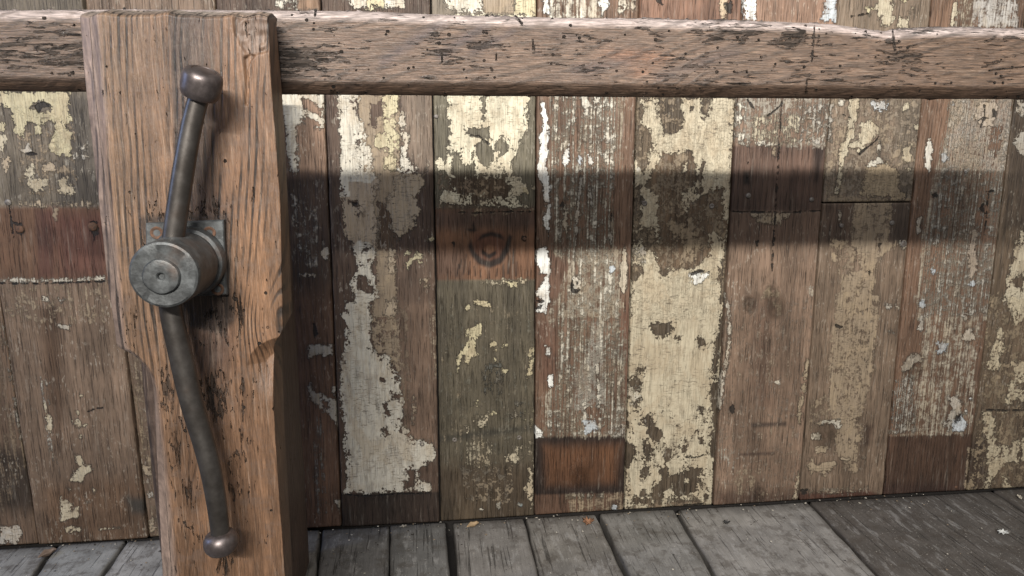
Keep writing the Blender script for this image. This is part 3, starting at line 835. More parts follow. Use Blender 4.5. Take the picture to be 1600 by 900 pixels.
p.d(TX, [(184, 780), (192, 768), (196, 800), (226, 806), (206, 818), (188, 808)], .7).d(TX, [(206, 770), (216, 774), (212, 784)], .5)
p.d(TX, [(145, 446), (160, 446), (156, 470), (146, 466)], 1.0).d(TX, [(340, 500), (352, 490), (350, 530)], .9)
p.b(TX, [(50, 815), (75, 805), (80, 840), (60, 845)], BLUEW, 1.2)
p.d(TX, [(42, 846), (80, 842), (70, 880), (46, 880), (70, 862)], .9)
p.b(TX, [(190, 204), (350, 204), (355, 216), (200, 220)], GREYP, 1.4, 4, -.5)
p.w(TX, [(40, 640), (110, 640), (180, 720), (110, 900), (40, 900)], lin(112, 84, 70, .60), 8)
p.a(TY, [(108, -20), (402, -20), (392, 300), (412, 430), (407, 517), (230, 517), (78, 517), (84, 360), (130, 300), (130, 100), (98, 60)], STREAK, 1.2, 5.0, .0)
p.a(TY, [(268, 60), (314, 60), (322, 400), (290, 422), (198, 420), (198, 280), (250, 200)], GREYP, 1.2, 4.0, 1.6)
p.b(TY, [(130, 20), (390, 20), (385, 300), (400, 500), (90, 510), (120, 350), (150, 200)], IVORY, 1.6, 4.5, -1.9)
p.xa(TY, [(240, 400), (320, 390), (320, 500), (240, 500)], 2.5, 3)
p.w(TY, [(380, -20), (425, -20), (415, 420), (380, 380)], lin(112, 82, 68, .60), 5)
p.w(TY, [(50, 40), (130, 60), (130, 300), (60, 300)], lin(112, 82, 68, .60), 8)
for q in ([(82, 154), (101, 165), (101, 200), (82, 184)], [(95, 274), (113, 270), (116, 322), (95, 322)], [(42, 480), (70, 498), (76, 524), (44, 526)]):
    p.b(TY, q, WHITE, .8)
p.b(TY, [(234, 460), (282, 454), (292, 490), (244, 510)], BLUEW*.9, 1.8, 1).b(TY, [(340, 490), (400, 470), (402, 512), (340, 514)], GREYP, 1.8, 3, 0)
p.b(TY, [(286, 230), (298, 225), (302, 400), (296, 420)], IVORY, 1.0)
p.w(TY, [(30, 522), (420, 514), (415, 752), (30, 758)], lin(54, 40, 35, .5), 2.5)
p.w(TY, [(80, 560), (385, 552), (365, 705), (92, 715)], lin(104, 69, 44, .60), 12)
p.w(TY, [(30, 756), (420, 750), (415, 900), (30, 900)], lin(104, 78, 64, .6), 3)
p.a(TY, [(168, 758), (398, 752), (398, 832), (200, 842)], TAN, 1.4, 4.5, .2)
p.b(TY, [(355, 784), (371, 800), (366, 827), (350, 815)], BLUEW*.9, .9).b(TY, [(195, 836), (225, 828), (216, 852)], IVORY, 1.2)
p.b(TY, [(170, 756), (310, 752), (310, 762), (180, 768)], lin(160, 150, 132, .75), 1.4, 3, 0)
p.knot(TY, 222, 685, 16, .6)
p.b(TK, [(192, -80), (222, -80), (242, 85), (200, 85)], WHITE, 1.2)
p.a(TK, [(230, -80), (570, -80), (560, 110), (240, 110)], IVORY, 1.2, 5, .4)
p.b(TK, [(540, -80), (606, -80), (606, 40), (562, 100), (545, 40)], WHITE, 1.3, 1.5)
p.b(TK, [(668, 70), (678, -80), (775, -80), (760, 50), (700, 60)], IVORY, 1.6, 4, 0)

p = P_(E7, E8, lin(92, 80, 66, .6), 'plank with almost whole cream paint, brown patch and chipped edges', y=.001, chip=.42)
p.w(TZ, [(140, 250), (300, 250), (440, 420), (430, 620), (300, 720), (150, 720), (120, 400)], lin(112, 92, 72, .62), 6)
p.a(TZ, [(-20, -20), (480, -20), (430, 920), (-20, 920)], lin(140, 122, 98, .72), 2.0, 2.0, .2)
p.b(TZ, [(66, 36), (480, 36), (476, 80), (462, 120), (440, 540), (425, 620), (408, 720), (418, 800), (416, 920), (38, 920), (45, 640), (62, 320)], CREAM, 1.4)
p.xb(TZ, [(50, 20), (80, 45), (90, 64), (84, 130), (110, 152), (121, 200), (131, 230), (110, 262), (118, 292), (92, 332), (60, 320)], 1.8)
p.b(TZ, [(95, 80), (112, 92), (118, 150), (98, 140)], IVORY, 1.5).b(TZ, [(64, 320), (76, 316), (80, 340), (66, 345)], IVORY)
p.xb(TZ, [(158, 30), (250, 30), (245, 75), (253, 120), (250, 156), (215, 182), (180, 170), (164, 130), (154, 90)], 1.4)
p.xb(TZ, [(330, 30), (363, 44), (362, 82), (345, 106), (327, 86)], 1.2)
p.xb(TZ, [(145, 290), (165, 264), (230, 250), (286, 242), (293, 290), (302, 300), (302, 362), (286, 402), (250, 416), (245, 450), (266, 490), (290, 450), (345, 418), (365, 404), (411, 404), (411, 530), (436, 545), (426, 616), (385, 582), (354, 575), (362, 662), (330, 692), (300, 722), (200, 716), (160, 722), (149, 680), (130, 640), (160, 590), (144, 510), (156, 440), (130, 412), (100, 396), (130, 330)], 1.7)
p.b(TZ, [(250, 300), (270, 288), (266, 335), (249, 335)], CREAM, 1.2)
p.xb(TZ, [(305, 396), (330, 392), (335, 418), (310, 424)], 1.3).xb(TZ, [(325, 288), (338, 296), (326, 356), (304, 361), (318, 330)], 1.0)
p.xb(TZ, [(46, 400), (76, 388), (86, 440), (82, 540), (60, 602), (46, 620)], 1.5).xb(TZ, [(98, 560), (142, 560), (152, 640), (130, 662), (100, 642), (80, 602), (60, 622), (56, 580)], 1.7)
p.xb(TZ, [(40, 710), (86, 704), (92, 730), (60, 762), (40, 768)], 1.3).xb(TZ, [(34, 860), (56, 870), (50, 905), (30, 905)], 1.2).xb(TZ, [(163, 720), (197, 724), (185, 746), (165, 742)], 1.2)
p.xb(TZ, [(404, 676), (424, 680), (420, 900), (405, 872), (397, 760), (410, 720)], 1.2)
p.xb(TZ, [(280, 70), (294, 68), (290, 86), (282, 88)], .8)
p.c(TZ, [(285, 742), (320, 734), (352, 736), (350, 766), (300, 782), (284, 766)], WHITE, 1.6, 1)
p.d(TZ, [(284, 736), (320, 728), (356, 730), (330, 734), (290, 746)], 1.0)
p.nail(TZ, 97, 457, 4.6, 'hole_nail').nail(TZ, 367, 468, 4.6, 'hole_nail')
p.c(TZ, [(48, 640), (95, 636), (96, 690), (50, 700)], GREYP, 1.8, 2, 1)
p.xb(TZ, [(455, 60), (470, 60), (462, 200), (452, 190)], 1.8)
p.b(TA, [(36, -20), (412, -20), (395, 270), (372, 450), (374, 836), (14, 836)], CREAM, 1.3)
for q in ([(118, 72), (148, 58), (195, 70), (221, 86), (186, 112), (155, 116), (124, 96)], [(404, 55), (416, 60), (402, 200), (386, 286), (369, 270), (380, 160)], [(364, 310), (398, 298), (396, 422), (370, 416), (359, 350)],
          [(28, 300), (65, 278), (91, 315), (65, 330), (44, 322)], [(55, 380), (73, 374), (65, 402), (49, 402)], [(90, 440), (116, 434), (140, 480), (166, 496), (150, 547), (104, 505), (110, 480), (90, 470)],
          [(94, 535), (111, 560), (132, 575), (105, 611), (94, 580)], [(180, 574), (206, 574), (206, 600), (180, 627), (171, 600)], [(245, 570), (270, 558), (260, 586), (247, 586)], [(14, 540), (56, 560), (56, 622), (18, 652)],
          [(85, 640), (112, 650), (96, 687), (80, 680)], [(90, 724), (119, 762), (78, 766)], [(76, 250), (100, 245), (104, 270), (86, 274)], [(225, 118), (242, 120), (236, 136)], [(316, 136), (338, 134), (336, 158), (318, 156)], [(310, 520), (330, 522), (330, 550), (312, 545)], [(318, 405), (336, 410), (330, 440), (318, 430)],
          [(370, 440), (388, 440), (384, 500), (372, 480)], [(365, 510), (384, 510), (376, 610), (362, 600)]):
    p.xb(TA, q, 1.2)
p.xb(TA, [(158, 660), (185, 640), (195, 682), (245, 662), (310, 638), (333, 650), (308, 690), (306, 740), (265, 756), (232, 768), (205, 730), (180, 745), (165, 790), (173, 838), (138, 838), (130, 770), (124, 730), (160, 700)], 1.5)
p.xb(TA, [(318, 700), (330, 730), (351, 770), (345, 797), (325, 790), (336, 760)], .9)
p.xb(TA, [(18, 400), (36, 420), (24, 520), (16, 540)], 1.4)
p.c(TA, [(262, 690), (276, 688), (274, 710), (262, 708)], CREAM, 1.0).c(TA, [(200, 706), (210, 704), (208, 728)], CREAM, 1.0)
p.c(TA, [(34, 322), (72, 318), (76, 370), (46, 388), (34, 360)], IVORY, 1.8, 1.5, 2)
p.chipzone(TA, [(60, 380), (370, 380), (370, 830), (20, 830)], .85, 30)
p.line(TA, [(230, 602), (300, 604), (360, 590)], .6).line(TA, [(170, 806), (240, 800), (330, 792)], .6)
p.a(TA, [(40, 790), (370, 780), (370, 830), (20, 832)], DTAN, 1.6)
p.xb(TA, [(60, 770), (130, 776), (130, 800), (60, 796)], 2.6, 2).xb(TA, [(190, 772), (330, 768), (330, 800), (190, 800)], 2.6, 3)
p.w(TK, [(780, -80), (1460, -80), (1440, 140), (780, 140)], lin(138, 104, 88, .64), 2)
p.a(T1, [(990, -40), (1165, -40), (1165, 60), (990, 60)], DTAN, 1, 0, -14)
p.xa(T1, [(985, -120), (1175, -120), (1165, 90), (985, 90)], 1.0)
p.b(TK, [(1308, -80), (1352, -80), (1342, 120), (1304, 120)], lin(206, 180, 146, .78), .8)
p.d(TK, [(1330, 20), (1378, 10), (1372, 84), (1345, 70)], 1.2).d(TK, [(900, -20), (935, -20), (938, 24), (915, 18)], 1.2)

p = P_(E8, E9, lin(132, 110, 96, .62), 'bare purplish brown plank with scuffed grey paint high up', y=0, chip=.3)
p.w(TB, [(60, 226), (460, 228), (450, 486), (40, 490)], lin(92, 72, 64, .60), 2.5)
p.w(TB, [(100, 240), (390, 240), (390, 330), (100, 330)], lin(112, 88, 78, .62), 16)
p.w(TB, [(40, 492), (440, 490), (430, 620), (40, 620)], lin(118, 96, 84, .62), 6)
p.w(TC, [(40, 760), (390, 760), (390, 860), (30, 860)], lin(92, 72, 62, .6), 14)
p.w(TC, [(190, 0), (280, 0), (270, 420), (200, 420)], lin(112, 90, 78, .62), 18)
p.a(TB, [(84, 30), (460, 30), (442, 200), (430, 236), (330, 230), (240, 226), (78, 218)], lin(170, 160, 144, .76), 1.8, 3.6, 1.0)
p.b(TB, [(140, 110), (330, 100), (320, 215), (140, 210)], lin(200, 186, 156, .78), 1.5, 4.5, -.3)
p.b(TB, [(80, 206), (160, 210), (190, 205), (240, 222), (160, 224), (80, 222)], IVORY, 1.5, 2, .6)
p.b(TB, [(330, 60), (450, 60), (440, 210), (330, 200)], GREYP, 2.4, 3, -.5)
p.b(TB, [(215, 222), (238, 222), (232, 262), (222, 258)], TAN, 1.2)
p.b(TB, [(84, 60), (110, 60), (105, 200), (84, 205)], IVORY, 1.8, 3, -.2)
p.line(TB, [(120, 40), (150, 80)], .6).line(TB, [(200, 110), (250, 70)], .6)
p.b(TB, [(134, 496), (306, 494), (272, 522), (240, 542), (215, 547), (160, 526)], lin(170, 152, 126, .76), 1.6, 2.5, 1.6)
p.line(TB, [(260, 40), (254, 140), (247, 260), (238, 420), (228, 600), (221, 730)], .7)
p.line(TB, [(60, 489), (140, 492), (300, 492), (424, 486)], .6)
p.nail(TB, 125, 425, 4.6).nail(TB, 380, 441, 4.0)
p.w(TB, [(108, 330), (130, 330), (132, 380), (106, 380)], lin(40, 32, 28, .5), 5).w(TB, [(390, 230), (435, 232), (405, 370), (390, 370)], lin(58, 44, 40, .5), 6)
p.d(TB, [(118, 290), (128, 288), (124, 302)], .5).d(TB, [(116, 350), (124, 350), (122, 370)], .6).d(TB, [(152, 608), (164, 606), (160, 630)], .6)
p.knot(TB, 235, 874, 15, 1.0).knot(TB, 128, 862, 9, .9).knot(TB, 216, 822, 10, .5)
p.a(TB, [(175, 840), (205, 796), (235, 800), (255, 850), (250, 900), (225, 850), (205, 830)], TAN, 1.4, 3, .2)
p.a(TB, [(370, 790), (386, 790), (384, 822), (372, 818)], GREYP, 1.2, 3, -.3)
p.b(TC, [(86, -30), (98, 10), (104, 60), (106, 150), (96, 230), (76, 340), (65, 430), (58, 442), (64, 340), (80, 250), (92, 170), (94, 80)], lin(210, 200, 182, .8), .8)
p.b(TC, [(412, 224), (420, 235), (402, 380), (391, 440), (386, 503), (377, 480), (374, 420), (390, 380)], lin(176, 156, 126, .78), 1.0)
p.b(TC, [(380, 678), (384, 700), (378, 740), (370, 802), (358, 790), (368, 720)], lin(186, 168, 140, .78), 1.0)
p.b(TC, [(362, 786), (372, 790), (368, 830), (358, 830)], lin(176, 156, 126, .78), 1.0)
p.w(TC, [(185, 490), (330, 484), (330, 500), (190, 506)], lin(84, 70, 64, .6), 3).w(TC, [(140, 610), (280, 605), (280, 616), (140, 620)], lin(92, 74, 66, .6), 2.5)
p.d(TC, [(100, 426), (118, 418), (116, 446), (106, 448)], 1.0)
p.knot(TC, 222, 776, 9, .8)
p.a(TC, [(120, 690), (200, 670), (212, 690), (190, 760), (130, 770)], TAN, 1.8, 4, -.8)
p.a(TC, [(50, 600), (130, 600), (125, 660), (70, 660)], GREYP, 1.3, 4, -1.8)
p.a(TC, [(60, 0), (440, 0), (380, 800), (60, 800)], lin(150, 132, 116, .7), 1.5, 4, -3.6)
p.a(TC, [(282, 324), (298, 324), (296, 332), (284, 331)], IVORY, .8)
p.b(T1, [(1112, 798), (1245, 788), (1245, 795), (1112, 804)], lin(176, 158, 130, .75), .8)
p.b(TK, [(1455, -80), (1535, -80), (1512, 130), (1446, 130)], WHITE, 1.4)
p.b(TL, [(356, -80), (446, -80), (420, 140), (320, 126), (346, 70)], BLUEW, 1.8, 1)
p.w(T1, [(1150, -120), (1320, -120), (1310, 60), (1150, 60)], lin(152, 122, 106, .64), 6)

U = lin(138, 122, 108, .62)
p = P_(E9, E10, U, 'short upper plank with curling cream flakes above a dark butt joint', y=.0, chip=.3, bot=315.5)
p.w(TD, [(330, 40), (440, 40), (400, 440), (350, 440)], lin(112, 102, 92, .62), 8)
p.a(TD, [(60, 20), (450, 20), (410, 440), (50, 445)], lin(150, 134, 114, .72), 2.6, 1.5, .2)
p.b(TD, [(148, 30), (186, 30), (180, 110), (170, 150), (166, 190), (145, 200), (141, 250), (121, 300), (116, 350), (100, 422), (87, 416), (100, 350), (105, 270), (110, 220), (135, 200), (140, 150)], CREAM, 1.1)
p.b(TD, [(195, 130), (230, 124), (263, 150), (261, 186), (240, 211), (210, 231), (185, 257), (180, 236), (144, 226), (180, 206), (190, 170)], CREAM, 1.2)
p.d(TD, [(184, 258), (212, 234), (244, 212), (264, 186), (266, 192), (244, 220), (214, 240), (188, 264)], .4)
p.d(TD, [(112, 96), (150, 110), (152, 116), (140, 112)], .5)
p.b(TD, [(215, 305), (270, 288), (302, 290), (346, 330), (342, 432), (188, 432), (204, 370)], lin(182, 160, 126, .77), 1.5)
p.c(TD, [(268, 203), (277, 230), (268, 262), (286, 290), (300, 300), (255, 302), (220, 307), (224, 294), (255, 280), (261, 240)], IVORY, 1.2)
p.b(TD, [(360, 235), (396, 219), (396, 262), (382, 297), (361, 270)], CREAM, 1.1).b(TD, [(104, 40), (136, 40), (125, 72), (108, 66)], IVORY, 1.2)
p.c(TD, [(236, 46), (302, 40), (296, 82), (250, 84)], lin(206, 210, 212, .8), 1.5, 1).b(TD, [(365, 52), (387, 48), (386, 76), (358, 88)], CREAM, 1.0)
p.b(TD, [(345, 408), (376, 414), (371, 442), (300, 446), (328, 430)], lin(182, 160, 126, .77), 1.5).b(TD, [(408, 138), (432, 138), (426, 163), (408, 160)], CREAM, 1.2)
p.b(TD, [(66, 200), (72, 60), (80, 60), (72, 210)], GREYP, 1.0, 2, 0).b(TD, [(365, 300), (395, 310), (392, 325), (370, 318)], CREAM, 1.5, 2, .5)
p.a(TD, [(60, 420), (200, 432), (400, 436), (400, 450), (60, 452)], TAN, 1.2)
p.b(TL, [(690, -80), (764, -80), (792, 60), (772, 170), (710, 152), (690, 60), (676, 20)], CREAM, 1.6)
p.b(TL, [(832, 108), (884, 108), (884, 170), (800, 164)], CREAM, 1.4).b(TL, [(606, 28), (652, 60), (640, 102), (620, 80)], YELLOW, 1.4).b(TL, [(820, -80), (880, -80), (868, 16), (826, 10)], YELLOW, 1.2).b(TL, [(900, 40), (915, 44), (900, 85), (880, 82)], CREAM, 1.0)
p.line(TL, [(520, 105), (570, 92), (640, 84)], .8)

p = P_(E9, E10, lin(126, 108, 94, .62), 'long lower plank with a tan paint streak down its middle', y=.0012, chip=.3, top=317.5)
p.w(TD, [(40, 455), (165, 455), (150, 620), (40, 620)], lin(100, 82, 72, .6), 7).w(TD, [(315, 455), (410, 455), (395, 620), (300, 610)], lin(96, 82, 74, .6), 5)
p.w(TE, [(40, 770), (330, 762), (390, 790), (380, 840), (30, 840)], lin(92, 62, 52, .6), 4)
p.a(TD, [(160, 440), (318, 440), (312, 560), (296, 612), (346, 622), (300, 652), (262, 690), (250, 750), (245, 820), (264, 870), (266, 930), (88, 930), (110, 800), (112, 750), (80, 680), (70, 600), (156, 612)], lin(168, 147, 120, .72), 1.7, 2.6, 3.2)
p.xa(TD, [(80, 610), (150, 618), (180, 660), (182, 730), (110, 738), (84, 680)], 3.2, 1.5)
p.a(TD, [(90, 620), (180, 640), (178, 720), (110, 730)], lin(150, 130, 106, .72), 3.0, 2, -.6)
p.b(TD, [(104, 488), (113, 500), (112, 547), (101, 530)], GREYP, .9)
p.nail(TD, 319, 535, 4.4).nail(TD, 114, 546, 4.0).nail(TD, 365, 620, 6.0)
p.c(TD, [(352, 606), (374, 602), (380, 628), (364, 640), (350, 628)], lin(196, 188, 172, .8), .8)
p.d(TD, [(222, 730), (232, 724), (228, 748)], .8).d(TD, [(160, 560), (168, 562), (164, 582)], 1.0).d(TD, [(258, 620), (270, 616), (266, 640)], 1.2)
p.a(TE, [(200, -20), (366, -20), (371, 60), (350, 150), (345, 250), (325, 340), (315, 420), (294, 480), (300, 530), (285, 600), (286, 692), (240, 682), (230, 640), (195, 602), (196, 500), (165, 440), (171, 330), (164, 280), (175, 130), (190, 100)], lin(168, 147, 120, .72), 1.7, 2.6, 3.2)
p.chipzone(TE, [(170, 240), (340, 240), (320, 600), (180, 600)], .8, 16)
p.c(TE, [(140, 484), (206, 480), (216, 500), (206, 517), (185, 495), (140, 496)], IVORY, 1.2).c(TE, [(97, 530), (131, 534), (131, 557), (99, 556)], IVORY, 1.2).c(TE, [(114, 588), (167, 584), (160, 607), (120, 607)], DIRTY, 1.5).c(TE, [(108, 490), (138, 484), (130, 500)], DIRTY, 1.4)
p.b(TE, [(80, 634), (101, 624), (116, 660), (160, 650), (196, 644), (176, 686), (150, 702), (110, 682), (95, 697), (80, 660)], lin(172, 152, 124, .75), 1.2)
p.knot(TE, 152, 540, 18, .7)
p.c(TE, [(300, 630), (314, 626), (310, 636)], DIRTY).c(TE, [(218, 632), (250, 634), (240, 642)], DIRTY)
p.c(TE, [(85, 764), (180, 760), (322, 748), (322, 758), (180, 772), (90, 774)], lin(160, 146, 126, .75), 1.5, 3, .2)
p.d(TE, [(194, 92), (212, 100), (228, 106), (212, 112), (196, 104)], .5).d(TE, [(58, 758), (78, 758), (76, 776), (60, 774)], 1.0)
p.b(TE, [(400, 14), (446, 18), (446, 34), (402, 28)], GREYP, 1.6, 3, 0).b(TE, [(412, 120), (434, 122), (432, 132), (412, 130)], GREYP, 1.4, 2, 0)
p.a(TE, [(90, 420), (160, 380), (165, 480), (90, 520)], TAN, 1.8, 4, -1)
p.w(TE, [(310, 500), (350, 500), (330, 580), (310, 580)], lin(88, 70, 60, .6), 6)

p = P_(E10, E11, RB*1.04, 'red brown plank with silvery whitewash streaks and a bare dark red foot', y=.0004, chip=.08, ringf=160)
p.a(TF, [(215, -40), (478, -40), (470, 200), (442, 350), (402, 600), (372, 920), (88, 920), (108, 600), (158, 350), (215, 150)], STREAK, 1.2, 5.0, -.1)
p.a(TF, [(220, -40), (470, -40), (450, 330), (200, 330), (220, 130)], lin(184, 168, 150, .76), 1.2, 3.6, 2.4)
p.b(TF, [(220, 30), (460, 30), (430, 350), (380, 600), (360, 900), (110, 900), (130, 600), (200, 300)], GREYP, 1.8, 4.5, -2.3)
p.xa(TF, [(384, 148), (426, 148), (421, 242), (400, 272), (374, 240)], 1.4)
p.xa(TF, [(300, 520), (370, 420), (380, 600), (350, 620)], 2.6, 2)
p.b(TF, [(128, 200), (138, 194), (149, 240), (136, 327), (117, 312), (120, 240)], lin(222, 216, 202, .8), .9).b(TF, [(84, 520), (106, 507), (101, 570), (84, 582)], lin(190, 180, 166, .8), .9)
p.b(TF, [(325, 70), (350, 48), (402, 48), (411, 92), (390, 142), (350, 152), (319, 122)], lin(196, 178, 156, .78), 1.2)
p.line(TF, [(330, 125), (355, 110), (380, 118), (405, 90)], .7).line(TF, [(356, 60), (358, 110), (340, 152)], .7).d(TF, [(388, 80), (406, 88), (404, 116), (392, 104)], .8)
for x, y, r in ((195, 275, 14), (230, 58, 8), (150, 735, 12), (306, 782, 14), (104, 862, 12), (282, 326, 10), (440, 870, 8)):
    p.b(TF, [(x-r, y), (x-.5*r, y-r), (x+.6*r, y-.9*r), (x+r, y+.2*r), (x+.3*r, y+r), (x-.6*r, y+.8*r)], BLUEW*.9, 2.0, 1.5)
p.b(TF, [(312, 548), (326, 570), (321, 640), (330, 722), (300, 762), (289, 660), (300, 600)], lin(178, 160, 140, .78), 1.4, 1.5, 3)
p.d(TF, [(144, 420), (166, 410), (164, 434), (146, 436)], 1.2).d(TF, [(340, 470), (352, 460), (358, 500), (346, 490)], 1.0)
p.line(TF, [(350, 410), (392, 408)], .7).line(TF, [(372, 412), (362, 520), (352, 590)], .7)
p.a(TG, [(158, -20), (432, -20), (382, 300), (377, 532), (58, 542), (80, 400), (110, 280), (180, 270), (190, 120)], STREAK, 1.3, 4.8, -.5)
p.b(TG, [(350, 120), (380, 104), (392, 150), (365, 172), (338, 150)], lin(206, 196, 180, .8), 1.5).b(TG, [(238, 170), (270, 164), (282, 200), (250, 216)], BLUEW*.85, 1.8, 1).b(TG, [(284, 385), (320, 384), (347, 420), (330, 447), (300, 430)], lin(196, 184, 168, .8), 1.6, 1)
p.c(TG, [(310, 480), (340, 458), (362, 500), (355, 527), (310, 522), (304, 500)], BLUEW, 1.2).b(TG, [(300, 430), (345, 425), (330, 470), (290, 520), (270, 500)], GREYP, 1.6, 1.5, 2)
p.d(TG, [(318, 462), (334, 456), (336, 468), (316, 486)], 1.0)
p.b(TG, [(180, 60), (191, 120), (164, 116)], GREYP, 1.5).b(TG, [(104, 250), (125, 229), (150, 214), (187, 224), (180, 247), (155, 242), (121, 292), (104, 286)], lin(190, 176, 156, .78), 1.3)
p.b(TG, [(88, 330), (140, 290), (150, 520), (60, 535)], GREYP, 1.3, 4.5, .2)
p.b(TG, [(354, 0), (380, 0), (374, 70), (352, 76)], GREYP, 1.4, 2, .5).c(TG, [(366, 386), (380, 384), (380, 398), (368, 398)], WHITE, .8).c(TG, [(350, 440), (362, 438), (360, 452)], WHITE, .8)
p.knot(TG, 145, 266, 14, 1.2)
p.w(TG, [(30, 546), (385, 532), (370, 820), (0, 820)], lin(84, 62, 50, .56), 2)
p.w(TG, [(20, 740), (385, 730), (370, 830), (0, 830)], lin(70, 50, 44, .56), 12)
p.a(TG, [(366, 590), (374, 590), (352, 776), (346, 770)], TAN, .8)
p.nail(TG, 318, 748, 3.6, 'rust')
p.b(TL, [(1158, 20), (1192, 6), (1172, 110), (1152, 172), (1138, 166)], CREAM, 1.1)
p.a(TL, [(1285, -80), (1560, -80), (1550, 170), (1280, 170)], lin(196, 190, 182, .8), 1.3, 3.5, 2)
p.a(TL, [(1190, -80), (1290, -80), (1280, 170), (1180, 170)], STREAK, 1.3, 4.5, -.8)

p = P_(E11, E12, lin(112, 96, 80, .6), 'dark plank at the far right with ragged cream patches', y=.001, chip=.6)
p.w(TF, [(470, -60), (560, -60), (560, 560), (430, 560)], lin(86, 74, 64, .58), 8)
p.a(TG, [(450, -20), (700, -20), (700, 770), (360, 770), (430, 440)], lin(140, 122, 96, .7), 3.2, 2.5, -.4)
p.b(TF, [(490, 48), (640, 40), (640, 112), (514, 116), (488, 82)], GREYP, 1.8).b(TF, [(480, 180), (514, 168), (640, 170), (640, 262), (514, 262), (490, 242), (474, 216)], GREYP*.9, 1.8)
p.b(TF, [(500, 570), (640, 560), (640, 850), (514, 852), (490, 862), (470, 830), (428, 852), (445, 780), (480, 640)], CREAM, 2.0)
p.xb(TF, [(470, 760), (510, 750), (505, 800), (475, 790)], 1.8)
for q in ([(485, 110), (500, 108), (512, 180), (496, 222), (480, 282), (438, 272), (455, 230), (480, 160)], [(540, 250), (640, 225), (660, 420), (550, 400), (518, 442), (530, 330), (560, 300)],
          [(430, 450), (455, 444), (471, 480), (476, 572), (520, 592), (591, 540), (660, 540), (660, 660), (530, 642), (480, 692), (448, 742), (470, 772), (428, 777), (440, 700), (446, 600), (428, 520)],
          [(505, 708), (525, 720), (562, 762), (540, 777), (488, 776)], [(520, -20), (640, -20), (640, 60), (562, 92), (530, 42)]):
    p.b(TG, q, lin(206, 190, 156, .78), 1.9, .6)
p.xb(TG, [(560, 330), (591, 326), (640, 336), (591, 354), (563, 350)], 1.4).xb(TG, [(560, 620), (580, 600), (575, 640)], 1.6)
p.w(TG, [(345, 560), (440, 560), (440, 790), (340, 790)], lin(78, 64, 54, .58), 8)
p.line(TG, [(440, 438), (560, 440), (620, 436)], .6)
p.chipzone(TG, [(420, 0), (700, 0), (700, 770), (360, 770)], 1.0, 10)
P_(E12, E13, GB, 'brown plank outermost on the right', y=0)

wall = tag(empty('plank_wall', (0, 0, 0)), 'wall of upright reclaimed planks in flaking cream and white paint', 'wall')
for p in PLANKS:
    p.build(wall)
def box_mesh(name, lo, hi):
    x0, y0, z0 = lo; x1, y1, z1 = hi
    V = [(x0, y0, z0), (x1, y0, z0), (x1, y1, z0), (x0, y1, z0), (x0, y0, z1), (x1, y0, z1), (x1, y1, z1), (x0, y1, z1)]
    return mesh(name, V, [(0, 3, 2, 1), (4, 5, 6, 7), (0, 1, 5, 4), (1, 2, 6, 5), (2, 3, 7, 6), (3, 0, 4, 7)], False)
bb = box_mesh('backing_board', (-1.5, .026, -.07), (1.5, .04, 1.1)); bb.materials.append(M_DARK)
link('backing_board', bb, wall)
# ------------------------------------------------------------------ the floor
floor = tag(empty('floor'), kind='structure', label='floor of grey weathered boards running up to the plank wall')
void = box_mesh('subfloor', (-1.8, -1.6, -.075), (1.8, .03, -.045)); void.materials.append(M_DARK)
tag(link('subfloor', void, floor), kind='structure')
GAPS = [  # centre line at two photo points, width in metres
    ((-260, 888), (-330, 930), .004), ((-60, 872), (-110, 915), .004), ((69, 876), (54, 896), .007), ((191, 855), (159, 900), .0045), ((345, 845), (326, 900), .004),
    ((501, 830), (494, 900), .004), ((609, 828), (609, 900), .0022), ((702, 817), (709, 900), .014), ((821, 813), (843, 900), .0035), ((938, 810), (981, 900), .0075),
    ((1062, 804), (1117, 900), .007), ((1273, 792), (1375, 900), .0055), ((1560, 771), (1760, 900), .004), ((1850, 755), (2150, 900), .004)]
FC = [lin(158, 160, 162, .64)]*2+[lin(160, 164, 168, .64), lin(166, 168, 172, .66), lin(150, 148, 145, .62), lin(122, 122, 124, .6), lin(118, 119, 121, .6), lin(134, 132, 132, .62), lin(138, 136, 134, .62), lin(136, 136, 136, .62), lin(148, 147, 147, .64), lin(102, 98, 96, .58), lin(104, 98, 94, .58)]
def gline(gp):
    a, b = floor_at(*gp[0]), floor_at(*gp[1])
    k = (b[0]-a[0])/(b[1]-a[1])
    return lambda Y: a[0]+k*(Y-a[1])
ng = len(GAPS)
